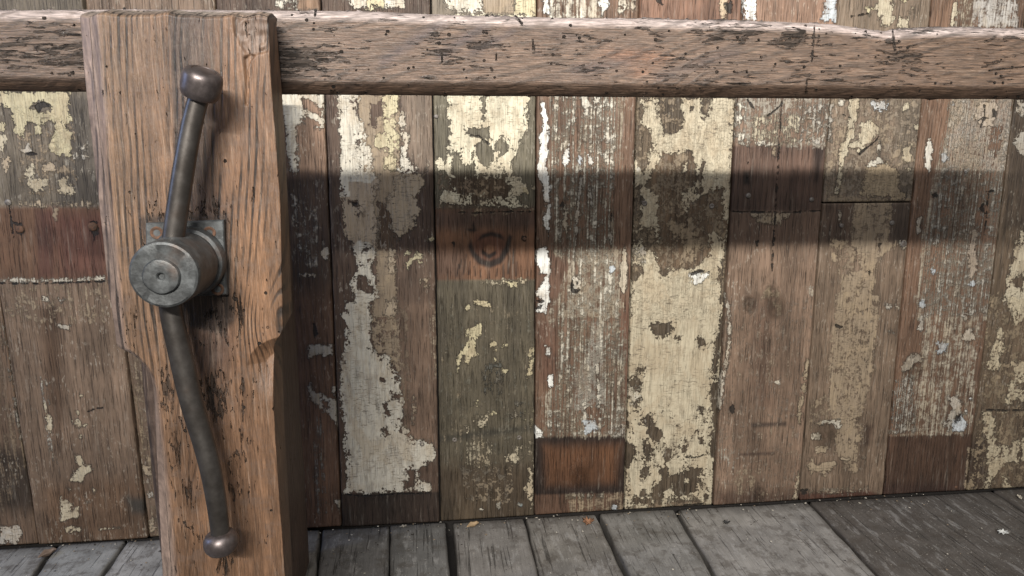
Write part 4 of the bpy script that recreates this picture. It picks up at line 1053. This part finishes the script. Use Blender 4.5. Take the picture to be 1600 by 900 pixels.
for i in range(ng-1):
    l0, l1 = gline(GAPS[i]), gline(GAPS[i+1])
    g0, g1 = GAPS[i][2]/2, GAPS[i+1][2]/2
    Ys = np.linspace(-.0015, -1.05, 230)
    nc = 44
    u = np.linspace(0, 1, nc)
    seed = 40+i
    X0 = l0(Ys)+g0+.0016*vnoise(Ys*25, Ys*0+2.2, seed); X1 = l1(Ys)-g1+.0016*vnoise(Ys*25, Ys*0+9.2, seed)
    wd = float(np.mean(X1-X0)); e_ = .003/wd
    uu = np.concatenate([[0, 0, e_*.4], e_+u*(1-2*e_), [1-.4*e_, 1, 1]])
    zz = np.concatenate([[-.03, -.0035, -.001], np.zeros(nc), [-.001, -.0035, -.03]])
    P = np.zeros((len(Ys), len(uu), 3))
    P[..., 0] = X0[:, None]+(X1-X0)[:, None]*uu
    P[..., 1] = Ys[:, None]
    cup = .0012*vnoise(uu*3+i*3.1, uu*0+.5, 3)
    P[..., 2] = zz+cup-rng.uniform(0, .003)-.0004+.0012*vnoise(Ys*12, Ys*0+5.5, seed)[:, None]
    me = grid_mesh('floorboard', P[::-1])
    F = P[::-1].reshape(-1, 3)
    attr(me, 'g', np.stack([F[:, 0], F[:, 1], F[:, 2]], 1)+rng.uniform(0, 4, 3))
    wood = np.repeat((FC[i]*np.array([1.03, 1.0, .95]))[None]*1.16, len(F), 0)
    attr(me, 'wood', wood)
    ed = np.minimum(uu, 1-uu)[None, :]*wd+0*P[::-1][..., 0]
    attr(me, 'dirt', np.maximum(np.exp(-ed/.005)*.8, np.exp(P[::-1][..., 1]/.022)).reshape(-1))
    me.materials.append(M_FLOOR)
    tag(link('floorboard', me, floor), kind='structure')

# ------------------------------------------------------------------ the workbench: front rail and leg
bench = empty('workbench', tuple(floor_at(455, 885)))
tag(bench, 'old workbench with worm-eaten front rail on a brown leg', 'workbench')
def to_local(me, root):
    l = np.array(root.location)
    n = len(me.vertices); c = np.zeros(n*3, np.float32); me.vertices.foreach_get('co', c)
    c = c.reshape(-1, 3)-l
    me.vertices.foreach_set('co', c.reshape(-1).astype(np.float32)); me.update()

YF, YBK = -.56, -.427           # rail front and back
TOPL = [(-400, 2), (0, 12), (200, 10), (440, 12), (560, 13), (650, 17), (800, 22), (1000, 25), (1130, 28), (1230, 30), (1310, 34), (1355, 41), (1390, 45), (1430, 41), (1500, 39), (1600, 41), (2100, 52)]
BOTL = [(-400, 124), (0, 128), (440, 134), (800, 137), (1200, 141), (1600, 143), (2100, 146)]
pxs = np.arange(-330, 1960, 1.9)
X = np.array([at(p, 80, YF)[0] for p in pxs])
ZT = np.array([at(p, q, YF)[2] for p, q in zip(pxs, interp(TOPL, pxs))])
ZB = np.array([at(p, q, YF)[2] for p, q in zip(pxs, interp(BOTL, pxs))])
nf = 74
prof = []                        # (t along height from bottom, y, dz)
DB_ = -.0068                     # the lower front edge is planed off to a chamfer
prof += [(0, YBK, DB_+.0115)]
for yb in np.linspace(YBK+.004, YF+.0125, 12): prof.append((0, yb, DB_+.0105*(yb-YF-.0125)/(YBK-YF-.0125)))
for f in np.linspace(0, 1, 6): prof.append((0, YF+.011*(1-f), DB_+.0010+(.0045-DB_-.0010)*f-.0008*math.sin(math.pi*f)))
tt = np.linspace(.006, 1-.012/.07, nf)
base_n = len(prof)
cols = []
for (t, y, dz) in prof: cols.append((y, ZB+dz))
hh = ZT-ZB
for f in np.linspace(0, 1, nf)[1:]:
    cols.append((YF, ZB+.0055+(hh-.006-.011)*f))
for a in np.linspace(0, math.pi/2, 14)[1:]:
    cols.append((YF+.018*(1-math.cos(a)), ZT-.011+.011*math.sin(a)))
for yb in np.linspace(YF+.022, YBK-.004, 22): cols.append((yb, ZT))
cols.append((YBK, ZT-.004))
nC = len(cols)
P = np.zeros((len(X), nC, 3))
for j, (y, z) in enumerate(cols):
    P[:, j, 0] = X; P[:, j, 1] = y; P[:, j, 2] = z
me = grid_mesh('rail', P, closed=True)
F = P.reshape(-1, 3)
px, py = project(F)
arc = np.zeros((len(X), nC))
arc[:, 1:] = np.cumsum(np.hypot(np.diff(P[:, :, 1], axis=1), np.diff(P[:, :, 2], axis=1)), 1)
gk = np.ones(arc.size)
arc = arc.reshape(-1)
def blob(cx, cy, rx, ry): return np.exp(-(((px-cx)/rx)**2+((py-cy)/ry)**2))
ero = np.full(len(px), .28)
for (cx, cy, rx, ry, v) in ((60, 85, 150, 30, .62), (100, 60, 90, 40, .3), (470, 88, 80, 22, .95), (560, 75, 60, 18, .6), (520, 45, 60, 14, .45), (620, 28, 40, 8, .4), (445, 110, 40, 20, .6), (690, 50, 30, 25, .35), (750, 70, 50, 25, .4),
                            (960, 60, 110, 20, .55), (1100, 55, 150, 22, .70), (1230, 60, 110, 26, .55), (1060, 100, 100, 22, .45), (930, 105, 40, 12, .4), (1280, 90, 110, 14, .45), (1370, 62, 50, 12, .45), (1450, 48, 90, 8, .6), (1020, 28, 80, 6, .5)):
    ero = np.maximum(ero, v*blob(cx, cy, rx, ry)+.14)
ero[(arc < arc.reshape(len(X), nC)[0, 16])] = .02
ring = (F[:, 2]-F[:, 0]*.34)*95+.9*vnoise(F[:, 0]*7, F[:, 2]*12, 3)+.6*vnoise(F[:, 0]*18, F[:, 2]*20, 4)
base = lin(148, 117, 95, .60)
wood = np.repeat(base[None], len(px), 0)
def tintz(c, wgt):
    global wood
    wgt = np.clip(wgt, 0, 1)[:, None]; wood = wood*(1-wgt)+np.array(c)*wgt
tintz(lin(146, 114, 90, .58), np.clip((px-900)/500, 0, 1)*.9)
tintz(lin(146, 120, 104, .59), np.clip((700-px)/300, 0, 1)*.8)
for (x0, y0, x1, y1, wdt, v) in ((600, 95, 690, 35, 9, .6), (690, 85, 760, 38, 9, .6), (740, 80, 800, 50, 7, .5), (820, 40, 900, 60, 9, .25), (900, 110, 980, 95, 10, .4), (1030, 120, 1150, 80, 9, .35)):
    ax, ay = x1-x0, y1-y0
    t = np.clip(((px-x0)*ax+(py-y0)*ay)/(ax*ax+ay*ay), 0, 1)
    d = np.hypot(px-x0-t*ax, py-y0-t*ay)
    tintz(lin(96, 84, 92, .6), v*np.exp(-(d/wdt)**2))
for cx, cy, rx, ry in ((980, 85, 40, 10), (1020, 92, 26, 10), (1000, 112, 20, 10)):
    tintz(lin(176, 120, 84, .66), .6*blob(cx, cy, rx, ry))
for (x0, y0, x1, y1, v) in ((1272, 42, 1268, 95, 1.6), (1280, 44, 1277, 70, 1.2), (1394, 46, 1398, 78, 1.7), (1260, 124, 1260, 142, 1.4), (1262, 124, 1330, 128, 1.3), (832, 62, 834, 78, 1.4), (805, 26, 816, 38, 1.8), (494, 12, 492, 26, 1.4), (690, 84, 691, 96, 1.3), (775, 84, 775, 94, 1.4), (1545, 110, 1600, 104, 1.1)):
    ax, ay = x1-x0, y1-y0
    t = np.clip(((px-x0)*ax+(py-y0)*ay)/(ax*ax+ay*ay), 0, 1)
    ero = np.maximum(ero, v*np.exp(-(np.hypot(px-x0-t*ax, py-y0-t*ay)/1.6)**2))
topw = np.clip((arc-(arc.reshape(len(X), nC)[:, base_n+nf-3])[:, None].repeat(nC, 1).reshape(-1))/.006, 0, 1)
tintz(lin(226, 206, 200, .78), topw*.95)  # rounded top painted pale: worn edge plus the highlight it catches
und = arc < arc.reshape(len(X), nC)[0, 17]
wood[und] = lin(160, 124, 98, .62)  # underside coloured lighter, in place of light bounced off the floor
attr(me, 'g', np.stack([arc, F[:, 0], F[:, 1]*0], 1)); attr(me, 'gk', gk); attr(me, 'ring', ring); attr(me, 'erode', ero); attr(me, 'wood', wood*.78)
me.materials.append(M_RAIL); to_local(me, bench)
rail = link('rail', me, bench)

# leg: a square post close to the wall, seen to the right of the jaw, and its front slab just left of the jaw
def post(x0, x1, y0, y1, z1, name, c, seed, x0b=None):
    """y0 front, y1 back; x0b = left edge at the foot"""
    nz = 260; z = np.linspace(.001, z1, nz)
    ch = .004
    loop = []
    def seg(a, b, n):
        for f in np.linspace(0, 1, n, endpoint=False): loop.append((a[0]+(b[0]-a[0])*f, a[1]+(b[1]-a[1])*f))
    seg((x1, y1-ch), (x1-ch, y1), 3); seg((x1-ch, y1), (x0+ch, y1), 14); seg((x0+ch, y1), (x0, y1-ch), 3)
    seg((x0, y1-ch), (x0, y0+ch), 40); seg((x0, y0+ch), (x0+ch, y0), 3); seg((x0+ch, y0), (x1-ch, y0), 40); seg((x1-ch, y0), (x1, y0+ch), 3); seg((x1, y0+ch), (x1, y1-ch), 70)
    L = np.array(loop)
    P = np.zeros((nz, len(L), 3)); P[..., 0] = L[:, 0]; P[..., 1] = L[:, 1]; P[..., 2] = z[:, None]
    P[..., 0] += .0008*vnoise(z*18, z*0+.5, seed)[:, None]
    me = grid_mesh(name, P, closed=True)
    F = P.reshape(-1, 3)
    peri = np.concatenate([[0], np.cumsum(np.hypot(*np.diff(L, axis=0).T))])
    peri = np.tile(peri, nz)
    attr(me, 'g', np.stack([peri, F[:, 2], peri*0], 1)+seed*.37)
    attr(me, 'ring', peri*70+.7*vnoise(F[:, 2]*3, peri*9, seed))
    attr(me, 'gk', np.ones(len(F))); attr(me, 'erode', np.full(len(F), .12)); attr(me, 'wood', np.repeat(np.array(c)[None], len(F), 0))
    me.materials.append(M_LEG); to_local(me, bench)
    return link(name, me, bench)
foot = floor_at(484, 877)
zrail = float(np.interp(foot[0], X, ZB))+DB_
post(foot[0]-.10, foot[0], foot[1]-.15, foot[1], zrail+.05, 'leg', lin(116, 90, 74, .6), 11)
xl = at(219, 600, YF)[0]
post(xl, xl+.09, YF+.004, YF+.09, zrail-.001, 'leg', lin(84, 64, 54, .55), 12)  # dark wood, coloured darker still for standing unlit behind the jaw

# ------------------------------------------------------------------ the leg vice
YJ, YJB = -.625, -.572           # jaw front and back
hubc = at(255, 430, -.695)
vice = empty('bench_vice', (float(at(300, 405, YJ)[0]), YJ, float(at(300, 405, YJ)[2])))
tag(vice, 'wooden leg vice with iron screw hub and bent sliding handle', 'vice')
FL = [(9, 153), (27, 152), (150, 160), (280, 173), (430, 190), (520, 197), (543, 203), (556, 219), (570, 231), (588, 242), (606, 248), (720, 262), (960, 286)]
OL = [(9, 123), (27, 124), (125, 132), (280, 150), (425, 166), (540, 182), (546, 186), (556, 206), (570, 222), (585, 233), (610, 240), (711, 245), (960, 257)]
FR = [(9, 415), (20, 417), (150, 425), (320, 438), (518, 442), (524, 440), (534, 433), (545, 427), (556, 424), (575, 424), (720, 432), (960, 449)]
OR = [(9, 430), (22, 431), (150, 441), (300, 449), (514, 458), (520, 456), (530, 450), (545, 443), (560, 441), (720, 448), (960, 461)]
pys = np.concatenate([np.arange(960, 620, -1.9), np.arange(620, 500, -1.1), np.arange(500, 8.6, -1.9)])
Zr = np.array([at(300, q, YJ)[2] for q in pys])
xat = lambda tbl, Y: np.array([at(a, q, Y)[0] for a, q in zip(interp(tbl, pys), pys)])
xol = xat(OL, YJ+.012); xfl = xat(FL, YJ); xfr = xat(FR, YJ); xor_ = xat(OR, YJB)
nfront = 190
cols = []
for f in np.linspace(0, 1, 6): cols.append((xol+.004*(1-f)*0, np.full(len(pys), YJB+(YJ+.013-YJB)*f)))
for f in np.linspace(0, 1, 22)[1:]: cols.append((xol+(xfl-xol)*f, np.full(len(pys), YJ+.013*(1-f)-.0012*math.sin(math.pi*f))))
for f in np.linspace(0, 1, nfront)[1:-1]: cols.append((xfl+(xfr-xfl)*f, np.full(len(pys), YJ)))
for f in np.linspace(0, 1, 26): cols.append((xfr+(xor_-xfr)*f**1.15, np.full(len(pys), YJ)+(YJB-YJ)*f))
for f in np.linspace(0, 1, 16)[1:-1]: cols.append((xor_+(xol-xor_)*f, np.full(len(pys), YJB)))
nC = len(cols)
P = np.zeros((len(pys), nC, 3))
for j, (x, y) in enumerate(cols):
    P[:, j, 0] = x; P[:, j, 1] = y; P[:, j, 2] = Zr
px0, py0 = project(P.reshape(-1, 3)); px0 = px0.reshape(P.shape[:2]); py0 = py0.reshape(P.shape[:2])
# worn, rounded top edge
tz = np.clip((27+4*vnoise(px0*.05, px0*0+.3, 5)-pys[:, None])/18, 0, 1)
P[..., 1] += np.where(P[..., 1] < YJB-.004, .026*tz**1.6, 0)
P[..., 1] = np.minimum(P[..., 1], YJB)
# broken corner and split at upper right
spl = sdf_poly(px0, py0, [(381, 90), (389, 84), (400, 86), (391, 95), (387, 110), (389, 135), (387, 164), (383, 164), (383, 130)])
brk = sdf_poly(px0, py0, [(362, 8), (420, 8), (420, 80), (400, 84), (385, 84), (376, 70), (366, 50)])
frontm = (P[..., 1] < YJ+.004)
P[..., 1] += frontm*(.0035*np.clip(spl/2+.5, 0, 1)+.0030*np.clip(brk/5+.5, 0, 1)*(1+.4*vnoise(px0*.11, py0*.11, 8)))
scp = sdf_poly(px0, py0, [(470, 512), (443, 524), (418, 532), (402, 541), (391, 554), (386, 570), (392, 596), (410, 630), (460, 640), (480, 560)])
P[..., 1] += np.where(P[..., 1] < YJB-.002, .014*np.clip(scp/26, 0, 1)*np.clip((628-py0)/80, 0, 1), 0)
P[..., 1] = np.minimum(P[..., 1], YJB)
me = grid_mesh('jaw', P, closed=True)
F = P.reshape(-1, 3); px, py = px0.reshape(-1), py0.reshape(-1)
arc = np.zeros(P.shape[:2]); arc[:, 1:] = np.cumsum(np.hypot(np.diff(P[:, :, 0], axis=1), np.diff(P[:, :, 1], axis=1)), 1)
acr = np.where(frontm, P[..., 0], P[..., 0]+P[..., 1]*.9).reshape(-1)
gk = (1-.66*np.clip((py-500)/120, 0, 1))*(.75+.35*vnoise(px/38, py/260, 51))
# growth rings: upright above, a cathedral arch low down
ring = (px-.075*(py-300)*np.where(px < 260, .9, -.2))/11.0+.7*vnoise(py/220, px/60, 21)+.25*vnoise(py/80, px/25, 22)
low = np.clip((py-540)/120, 0, 1); low = low*low*(3-2*low)
ring = ring-low*np.clip((px-330)/60, -.4, 1)*(py-560)*.011+low*.5*vnoise(py/60, px/30, 23)
low2 = np.exp(-(((px-425)/40)**2+((py-500)/60)**2))
ring = ring+low2*3.0
ero = np.full(len(px), .03)
for (cx, cy, rx, ry, v) in ((325, 325, 32, 24, .75), (300, 335, 60, 14, .5), (240, 330, 28, 30, .55), (225, 360, 20, 40, .4), (372, 480, 16, 70, .55), (340, 520, 40, 50, .5), (330, 490, 20, 20, .6), (335, 625, 34, 50, .92), (262, 610, 16, 70, .8), (275, 700, 18, 60, .65), (370, 700, 24, 60, .55), (385, 620, 24, 50, .5), (300, 760, 30, 60, .4), (365, 760, 24, 60, .5), (300, 840, 40, 50, .35), (350, 880, 20, 30, .55), (330, 235, 14, 40, .38), (388, 130, 6, 50, .45), (390, 40, 30, 40, .3), (345, 20, 60, 10, .35), (205, 500, 12, 40, .5), (190, 470, 6, 60, .3)):
    ero = np.maximum(ero, v*np.exp(-(((px-cx)/rx)**2+((py-cy)/ry)**2)))
wood = np.repeat(lin(158, 114, 78, .61)[None], len(px), 0)
tintz(lin(160, 122, 89, .61), np.clip((300-px)/120, 0, 1))
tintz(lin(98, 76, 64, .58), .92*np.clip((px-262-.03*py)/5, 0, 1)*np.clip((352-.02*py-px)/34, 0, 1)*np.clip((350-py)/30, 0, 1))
tintz(lin(110, 80, 64, .6), .8*np.exp(-(((px-325)/36)**2+((py-325)/24)**2)))
tintz(lin(112, 82, 66, .6), .9*np.exp(-(((px-330)/34)**4+((py-530)/58)**4)))
tintz(lin(120, 90, 72, .6), .5*np.exp(-(((px-335)/30)**2+((py-630)/44)**2)))
tintz(lin(186, 134, 90, .68), .7*np.exp(-(((px-415)/30)**2+((py-400)/140)**2)))
tintz(lin(140, 112, 94, .62), .9*np.clip(brk/6+.5, 0, 1).reshape(-1)*frontm.reshape(-1))
tintz(lin(150, 100, 54, .64), .9*np.exp(-(((px-392)/5)**2+((py-112)/26)**2)))
tintz(lin(188, 160, 142, .7), .75*np.clip((interp(FL, py)-px)/8, 0, 1))  # left chamfer painted pale and pinkish, as side light strikes it
tintz(lin(164, 140, 132, .66), .8*np.exp(-(((px-(146+.09*py))/5)**2))*np.clip((260-py)/80, 0, 1))
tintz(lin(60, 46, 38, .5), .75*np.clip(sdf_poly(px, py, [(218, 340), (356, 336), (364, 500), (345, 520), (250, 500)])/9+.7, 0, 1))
tintz(lin(200, 184, 168, .7), .7*np.clip(tz.reshape(-1)*1.3, 0, 1))  # highlight of the top bevel painted into its wood colour
tintz(lin(168, 124, 88, .66), np.clip((px-interp(FR, py)-2)/5, 0, 1)*.8)
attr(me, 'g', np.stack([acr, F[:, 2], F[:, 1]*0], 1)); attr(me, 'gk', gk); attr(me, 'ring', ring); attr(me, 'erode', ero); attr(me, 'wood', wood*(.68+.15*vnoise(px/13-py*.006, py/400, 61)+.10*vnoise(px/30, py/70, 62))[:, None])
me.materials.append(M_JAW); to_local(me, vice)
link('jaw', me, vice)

# iron: everything turned about the screw axis (parallel to world Y)
def lathe(name, cx, cz, prof, mat, parent, root, nseg=64, wob=0.0):
    """prof: (radius, y) from front to back"""
    P = np.zeros((len(prof), nseg, 3))
    a = np.linspace(0, 2*math.pi, nseg, endpoint=False)
    for i, (r, y) in enumerate(prof):
        rr = r*(1+wob*vnoise(a*3+i*.3, a*0+i*.21, 31))
        P[i, :, 0] = cx+rr*np.cos(a); P[i, :, 2] = cz+rr*np.sin(a); P[i, :, 1] = y
    me = grid_mesh(name, P, closed=True)
    me.materials.append(mat); to_local(me, root); sharpen(me)
    return link(name, me, parent)

hx, hz = float(hubc[0]), float(hubc[2])
YP = YJ-.0065                    # plate front
# mounting plate: square iron plate on the jaw
c0 = [at(227, 349, YP), at(349, 344, YP), at(355, 461, YP), at(230, 466, YP)]
V, Fc = [], []
pc = sum(c0)/4
for yy, inset in ((YJ-.0004, 0), (YP+.001, 0), (YP, .0012)):
    for c in c0:
        d = (pc-c)/np.linalg.norm(pc-c)
        V.append((c[0]+d[0]*inset, yy, c[2]+d[2]*inset))
for k in range(2):
    for j in range(4):
        a = k*4+j; b = k*4+(j+1) % 4
        Fc.append((a, b, b+4, a+4))
Fc += [(8, 9, 10, 11), (3, 2, 1, 0)]
me = mesh('mounting_plate', V, Fc, False); me.materials.append(M_STEEL); to_local(me, vice)
plate = link('mounting_plate', me, vice)
for sx, sy in ((245, 364), (327, 364), (340, 452), (246, 452)):
    q = at(sx, sy, YP)
    R = .0047
    me_o = lathe('screw', q[0], q[2], [(.0003, YP+.0004), (R*.5, YP+.0002), (R*.8, YP-.0006), (R, YP-.0008), (R*1.12, YP-.0002), (R*1.12, YP+.002)], M_RUST, plate, vice, 20)
# hub barrel with collar
RH = 53*.555/1172
yf = -.695
hub_prof = [(.0002, yf+.0012), (RH*.62, yf+.0010), (RH*.90, yf+.0002), (RH*.965, yf+.0010), (RH*.995, yf+.0030), (RH, yf+.006), (RH*1.0, yf+.020), (RH*1.005, yf+.036), (RH*1.02, yf+.045), (RH*1.03, yf+.0475), (RH*1.0, yf+.049), (RH*1.0, yf+.053), (RH*1.10, yf+.0545), (RH*1.135, yf+.057), (RH*1.14, YP-.002), (RH*1.15, YP-.0002)]
hub = lathe('screw_hub', hx, hz, hub_prof, M_STEEL, vice, vice, 96, .006)
ex, ez = float(at(252, 432, yf)[0]), float(at(252, 432, yf)[2])
RE = 28*.555/1172
lathe('screw_end', ex, ez, [(.0002, yf+.0018), (RE*.14, yf+.0016), (RE*.19, yf-.0008), (RE*.26, yf-.0016), (RE*.80, yf-.0022), (RE*.93, yf-.0017), (RE*1.0, yf-.0004), (RE*1.02, yf+.002)], M_STEEL, hub, vice, 48, .02)

# bent sliding handle with two end knobs
YH = -.664
path_px = [(319, 128), (313, 140), (308, 155), (300, 190), (292.5, 230), (286, 270), (279, 315), (271, 370), (265, 420), (263, 470), (271, 510), (283, 555), (293, 605), (305, 650), (319, 690), (330, 735), (338, 780), (343, 820), (345, 838)]
pts = np.array([at(a, b, YH) for a, b in path_px])
# smooth resample
s = np.concatenate([[0], np.cumsum(np.linalg.norm(np.diff(pts, axis=0), axis=1))])
ss = np.linspace(0, s[-1], 160)
C = np.stack([np.interp(ss, s, pts[:, i]) for i in range(3)], 1)
for _ in range(60): C[1:-1] = .25*C[:-2]+.5*C[1:-1]+.25*C[2:]
def tube(name, C, rad, mat, parent, root, nseg=32):
    T = np.gradient(C, axis=0); T /= np.linalg.norm(T, axis=1)[:, None]
    Bn = np.array([0, 1.0, 0]); N = np.cross(T, Bn); N /= np.linalg.norm(N, axis=1)[:, None]
    B2 = np.cross(N, T)
    a = np.linspace(0, 2*math.pi, nseg, endpoint=False)
    P = C[:, None]+np.asarray(rad)[:, None, None]*(N[:, None]*np.cos(a)[None, :, None]+B2[:, None]*np.sin(a)[None, :, None])
    me = grid_mesh(name, P, closed=True)
    me.materials.append(mat); to_local(me, root)
    return link(name, me, parent), T
mm = .586/1172
rad = np.interp(ss/s[-1], [0, .2, .45, .6, .8, 1], [14.5*mm, 16*mm, 16.5*mm, 18*mm, 17*mm, 15*mm])
bar, T = tube('handle_bar', C, rad, M_BAR, vice, vice)
def knob(c, d, prof):
    d = d/np.linalg.norm(d)
    CC = np.array([c+d*t for t, r in prof])
    N = np.cross(d, [0, 1.0, 0]); N /= np.linalg.norm(N); B2 = np.cross(N, d)
    a = np.linspace(0, 2*math.pi, 40, endpoint=False)
    P = CC[:, None]+np.array([r for t, r in prof])[:, None, None]*(N*np.cos(a)[:, None]+B2*np.sin(a)[:, None])[None]
    me = grid_mesh('end_knob', P, closed=True); me.materials.append(M_KNOB); to_local(me, vice); sharpen(me, 40)
    return link('end_knob', me, bar)
# the upper knob leans out towards the viewer, so its domed end shows
ku = at(315, 131, YH-.002)
du = np.array([.36, -.30, 1.0])
r = 29*mm
knob(ku, du, [(-.0105, .0003), (-.0105, r*.70), (-.0098, r*.86), (-.0075, r*.96), (-.003, r*1.0), (.003, r*1.0), (.0065, r*.97), (.0085, r*.90), (.0100, r*.78), (.0104, r*.62), (.0098, r*.58), (.0102, r*.54), (.0106, r*.3), (.0107, .0003)])
kl = at(346, 849, YH)
r = 28*mm
knob(kl, np.array([.12, .0, -1.0]), [(-.0105, .0003), (-.0105, r*.60), (-.009, r*.80), (-.0055, r*.96), (-.001, r*1.02), (.003, r*.97), (.0065, r*.82), (.009, r*.55), (.0102, r*.28), (.0105, .0003)])

# ------------------------------------------------------------------ litter on the floor
V, Fc = [], []
for i in range(420):
    x = rng.uniform(-.75, 1.0); y = -abs(rng.exponential(.035))-.003 if i < 300 else -rng.uniform(.02, .45)
    r = rng.uniform(.0006, .0022)*(1.5 if rng.uniform() < .08 else 1)
    k = 5; b0 = len(V)
    for j in range(k):
        a = 2*math.pi*j/k+rng.uniform(-.4, .4)
        V.append((x+r*math.cos(a)*rng.uniform(.6, 1.3), y+r*math.sin(a)*rng.uniform(.6, 1.3), .0012+rng.uniform(0, .0006)))
    V.append((x, y, .0018+r*.35))
    for j in range(k): Fc.append((b0+j, b0+(j+1) % k, b0+k))
me = mesh('paint_crumbs', V, Fc, False)
for nm, c in (('pale_crumb', lin(196, 188, 172, .75)), ('dark_grit', lin(60, 54, 50, .6)), ('tan_crumb', lin(150, 128, 100, .7))):
    me.materials.append(plain(nm, (*c, 1), .85))
me.polygons.foreach_set('material_index', np.repeat(rng.choice(3, 420, p=[.3, .5, .2]), 5).astype(np.int32))
tag(link('paint_crumbs', me), 'scattered crumbs of old paint and grit along the foot of the planks', 'crumbs', kind='stuff')

def leaf_mat(name, c):
    t = NT(name)
    tc = t.n('ShaderNodeTexCoord').outputs['Object']
    n = t.noise(tc, 160, 5, .7)
    return t.out(t.tint(t.mix(0.0, (*c, 1), (*c, 1)), t.add(.55, t.mul(n, .9))), .7, n, .0006, .6)
def leaf(px, py, size, rot, outline, curl, c, label, cat='leaf', name='dry_leaf'):
    p = floor_at(px, py)
    rings = 5; n = len(outline)
    V = [(0, 0, .0018+curl*.2)]; Fc = []
    for k in range(1, rings+1):
        f = k/rings
        for (a, b) in outline:
            x, y = a*f*size, b*f*size
            xr = x*math.cos(rot)-y*math.sin(rot); yr = x*math.sin(rot)+y*math.cos(rot)
            V.append((xr, yr, .0016+curl*(f**2)*(.4+.6*abs(b))+.0012*math.sin(7*a*f+5*b)))
    for j in range(n): Fc.append((0, 1+j, 1+(j+1) % n))
    for k in range(rings-1):
        for j in range(n):
            a = 1+k*n+j; b = 1+k*n+(j+1) % n
            Fc.append((a, a+n, b+n, b))
    me = mesh(name, V, Fc)
    me.materials.append(leaf_mat('withered_'+name, c))
    o = link(name, me)
    o.location = (p[0], p[1], p[2])
    md = o.modifiers.new('thickness', 'SOLIDIFY'); md.thickness = .0007
    return tag(o, label, cat)
OV = [(1.0, 0), (.8, .28), (.4, .42), (-.1, .45), (-.55, .34), (-.95, .08), (-1.1, -.02), (-.85, -.18), (-.4, -.40), (.1, -.44), (.55, -.34), (.85, -.16)]
MP = [(1.1, 0), (.55, .18), (.75, .62), (.25, .42), (.05, .95), (-.15, .4), (-.6, .6), (-.5, .12), (-1.0, 0), (-.5, -.15), (-.65, -.6), (-.15, -.42), (.05, -.9), (.28, -.4), (.75, -.6), (.55, -.16)]
leaf(739, 823, .0125, .5, OV, .008, lin(176, 146, 104, .7), 'small tan curled leaf on the floor beside the wide black gap')
leaf(919, 819, .0125, 1.0, MP, .010, lin(160, 110, 72, .7), 'orange brown withered leaf on the floor under the rusty red plank foot')
leaf(75, 869, .0145, .9, OV, .012, lin(130, 108, 92, .7), 'grey brown curled leaf over the floor gap at far left')
leaf(1135, 818, .0072, .3, MP, .004, lin(52, 50, 50, .6), 'small dark crumb on the pale floorboard right of the cream plank', 'crumb', 'dark_crumb')
leaf(1567, 833, .011, .2, MP, .003, lin(214, 216, 212, .8), 'pale paint flake lying on the dark floorboard', 'paint flake', 'paint_flake')
leaf(1593, 778, .008, 1.2, OV, .003, lin(190, 180, 160, .8), 'cream paint flake on the floor against the far right plank', 'paint flake', 'paint_flake')
leaf(630, 824, .006, .2, OV, .003, lin(150, 142, 128, .7), 'tiny grey paint flake at the foot of the black plank end', 'paint flake', 'paint_flake')
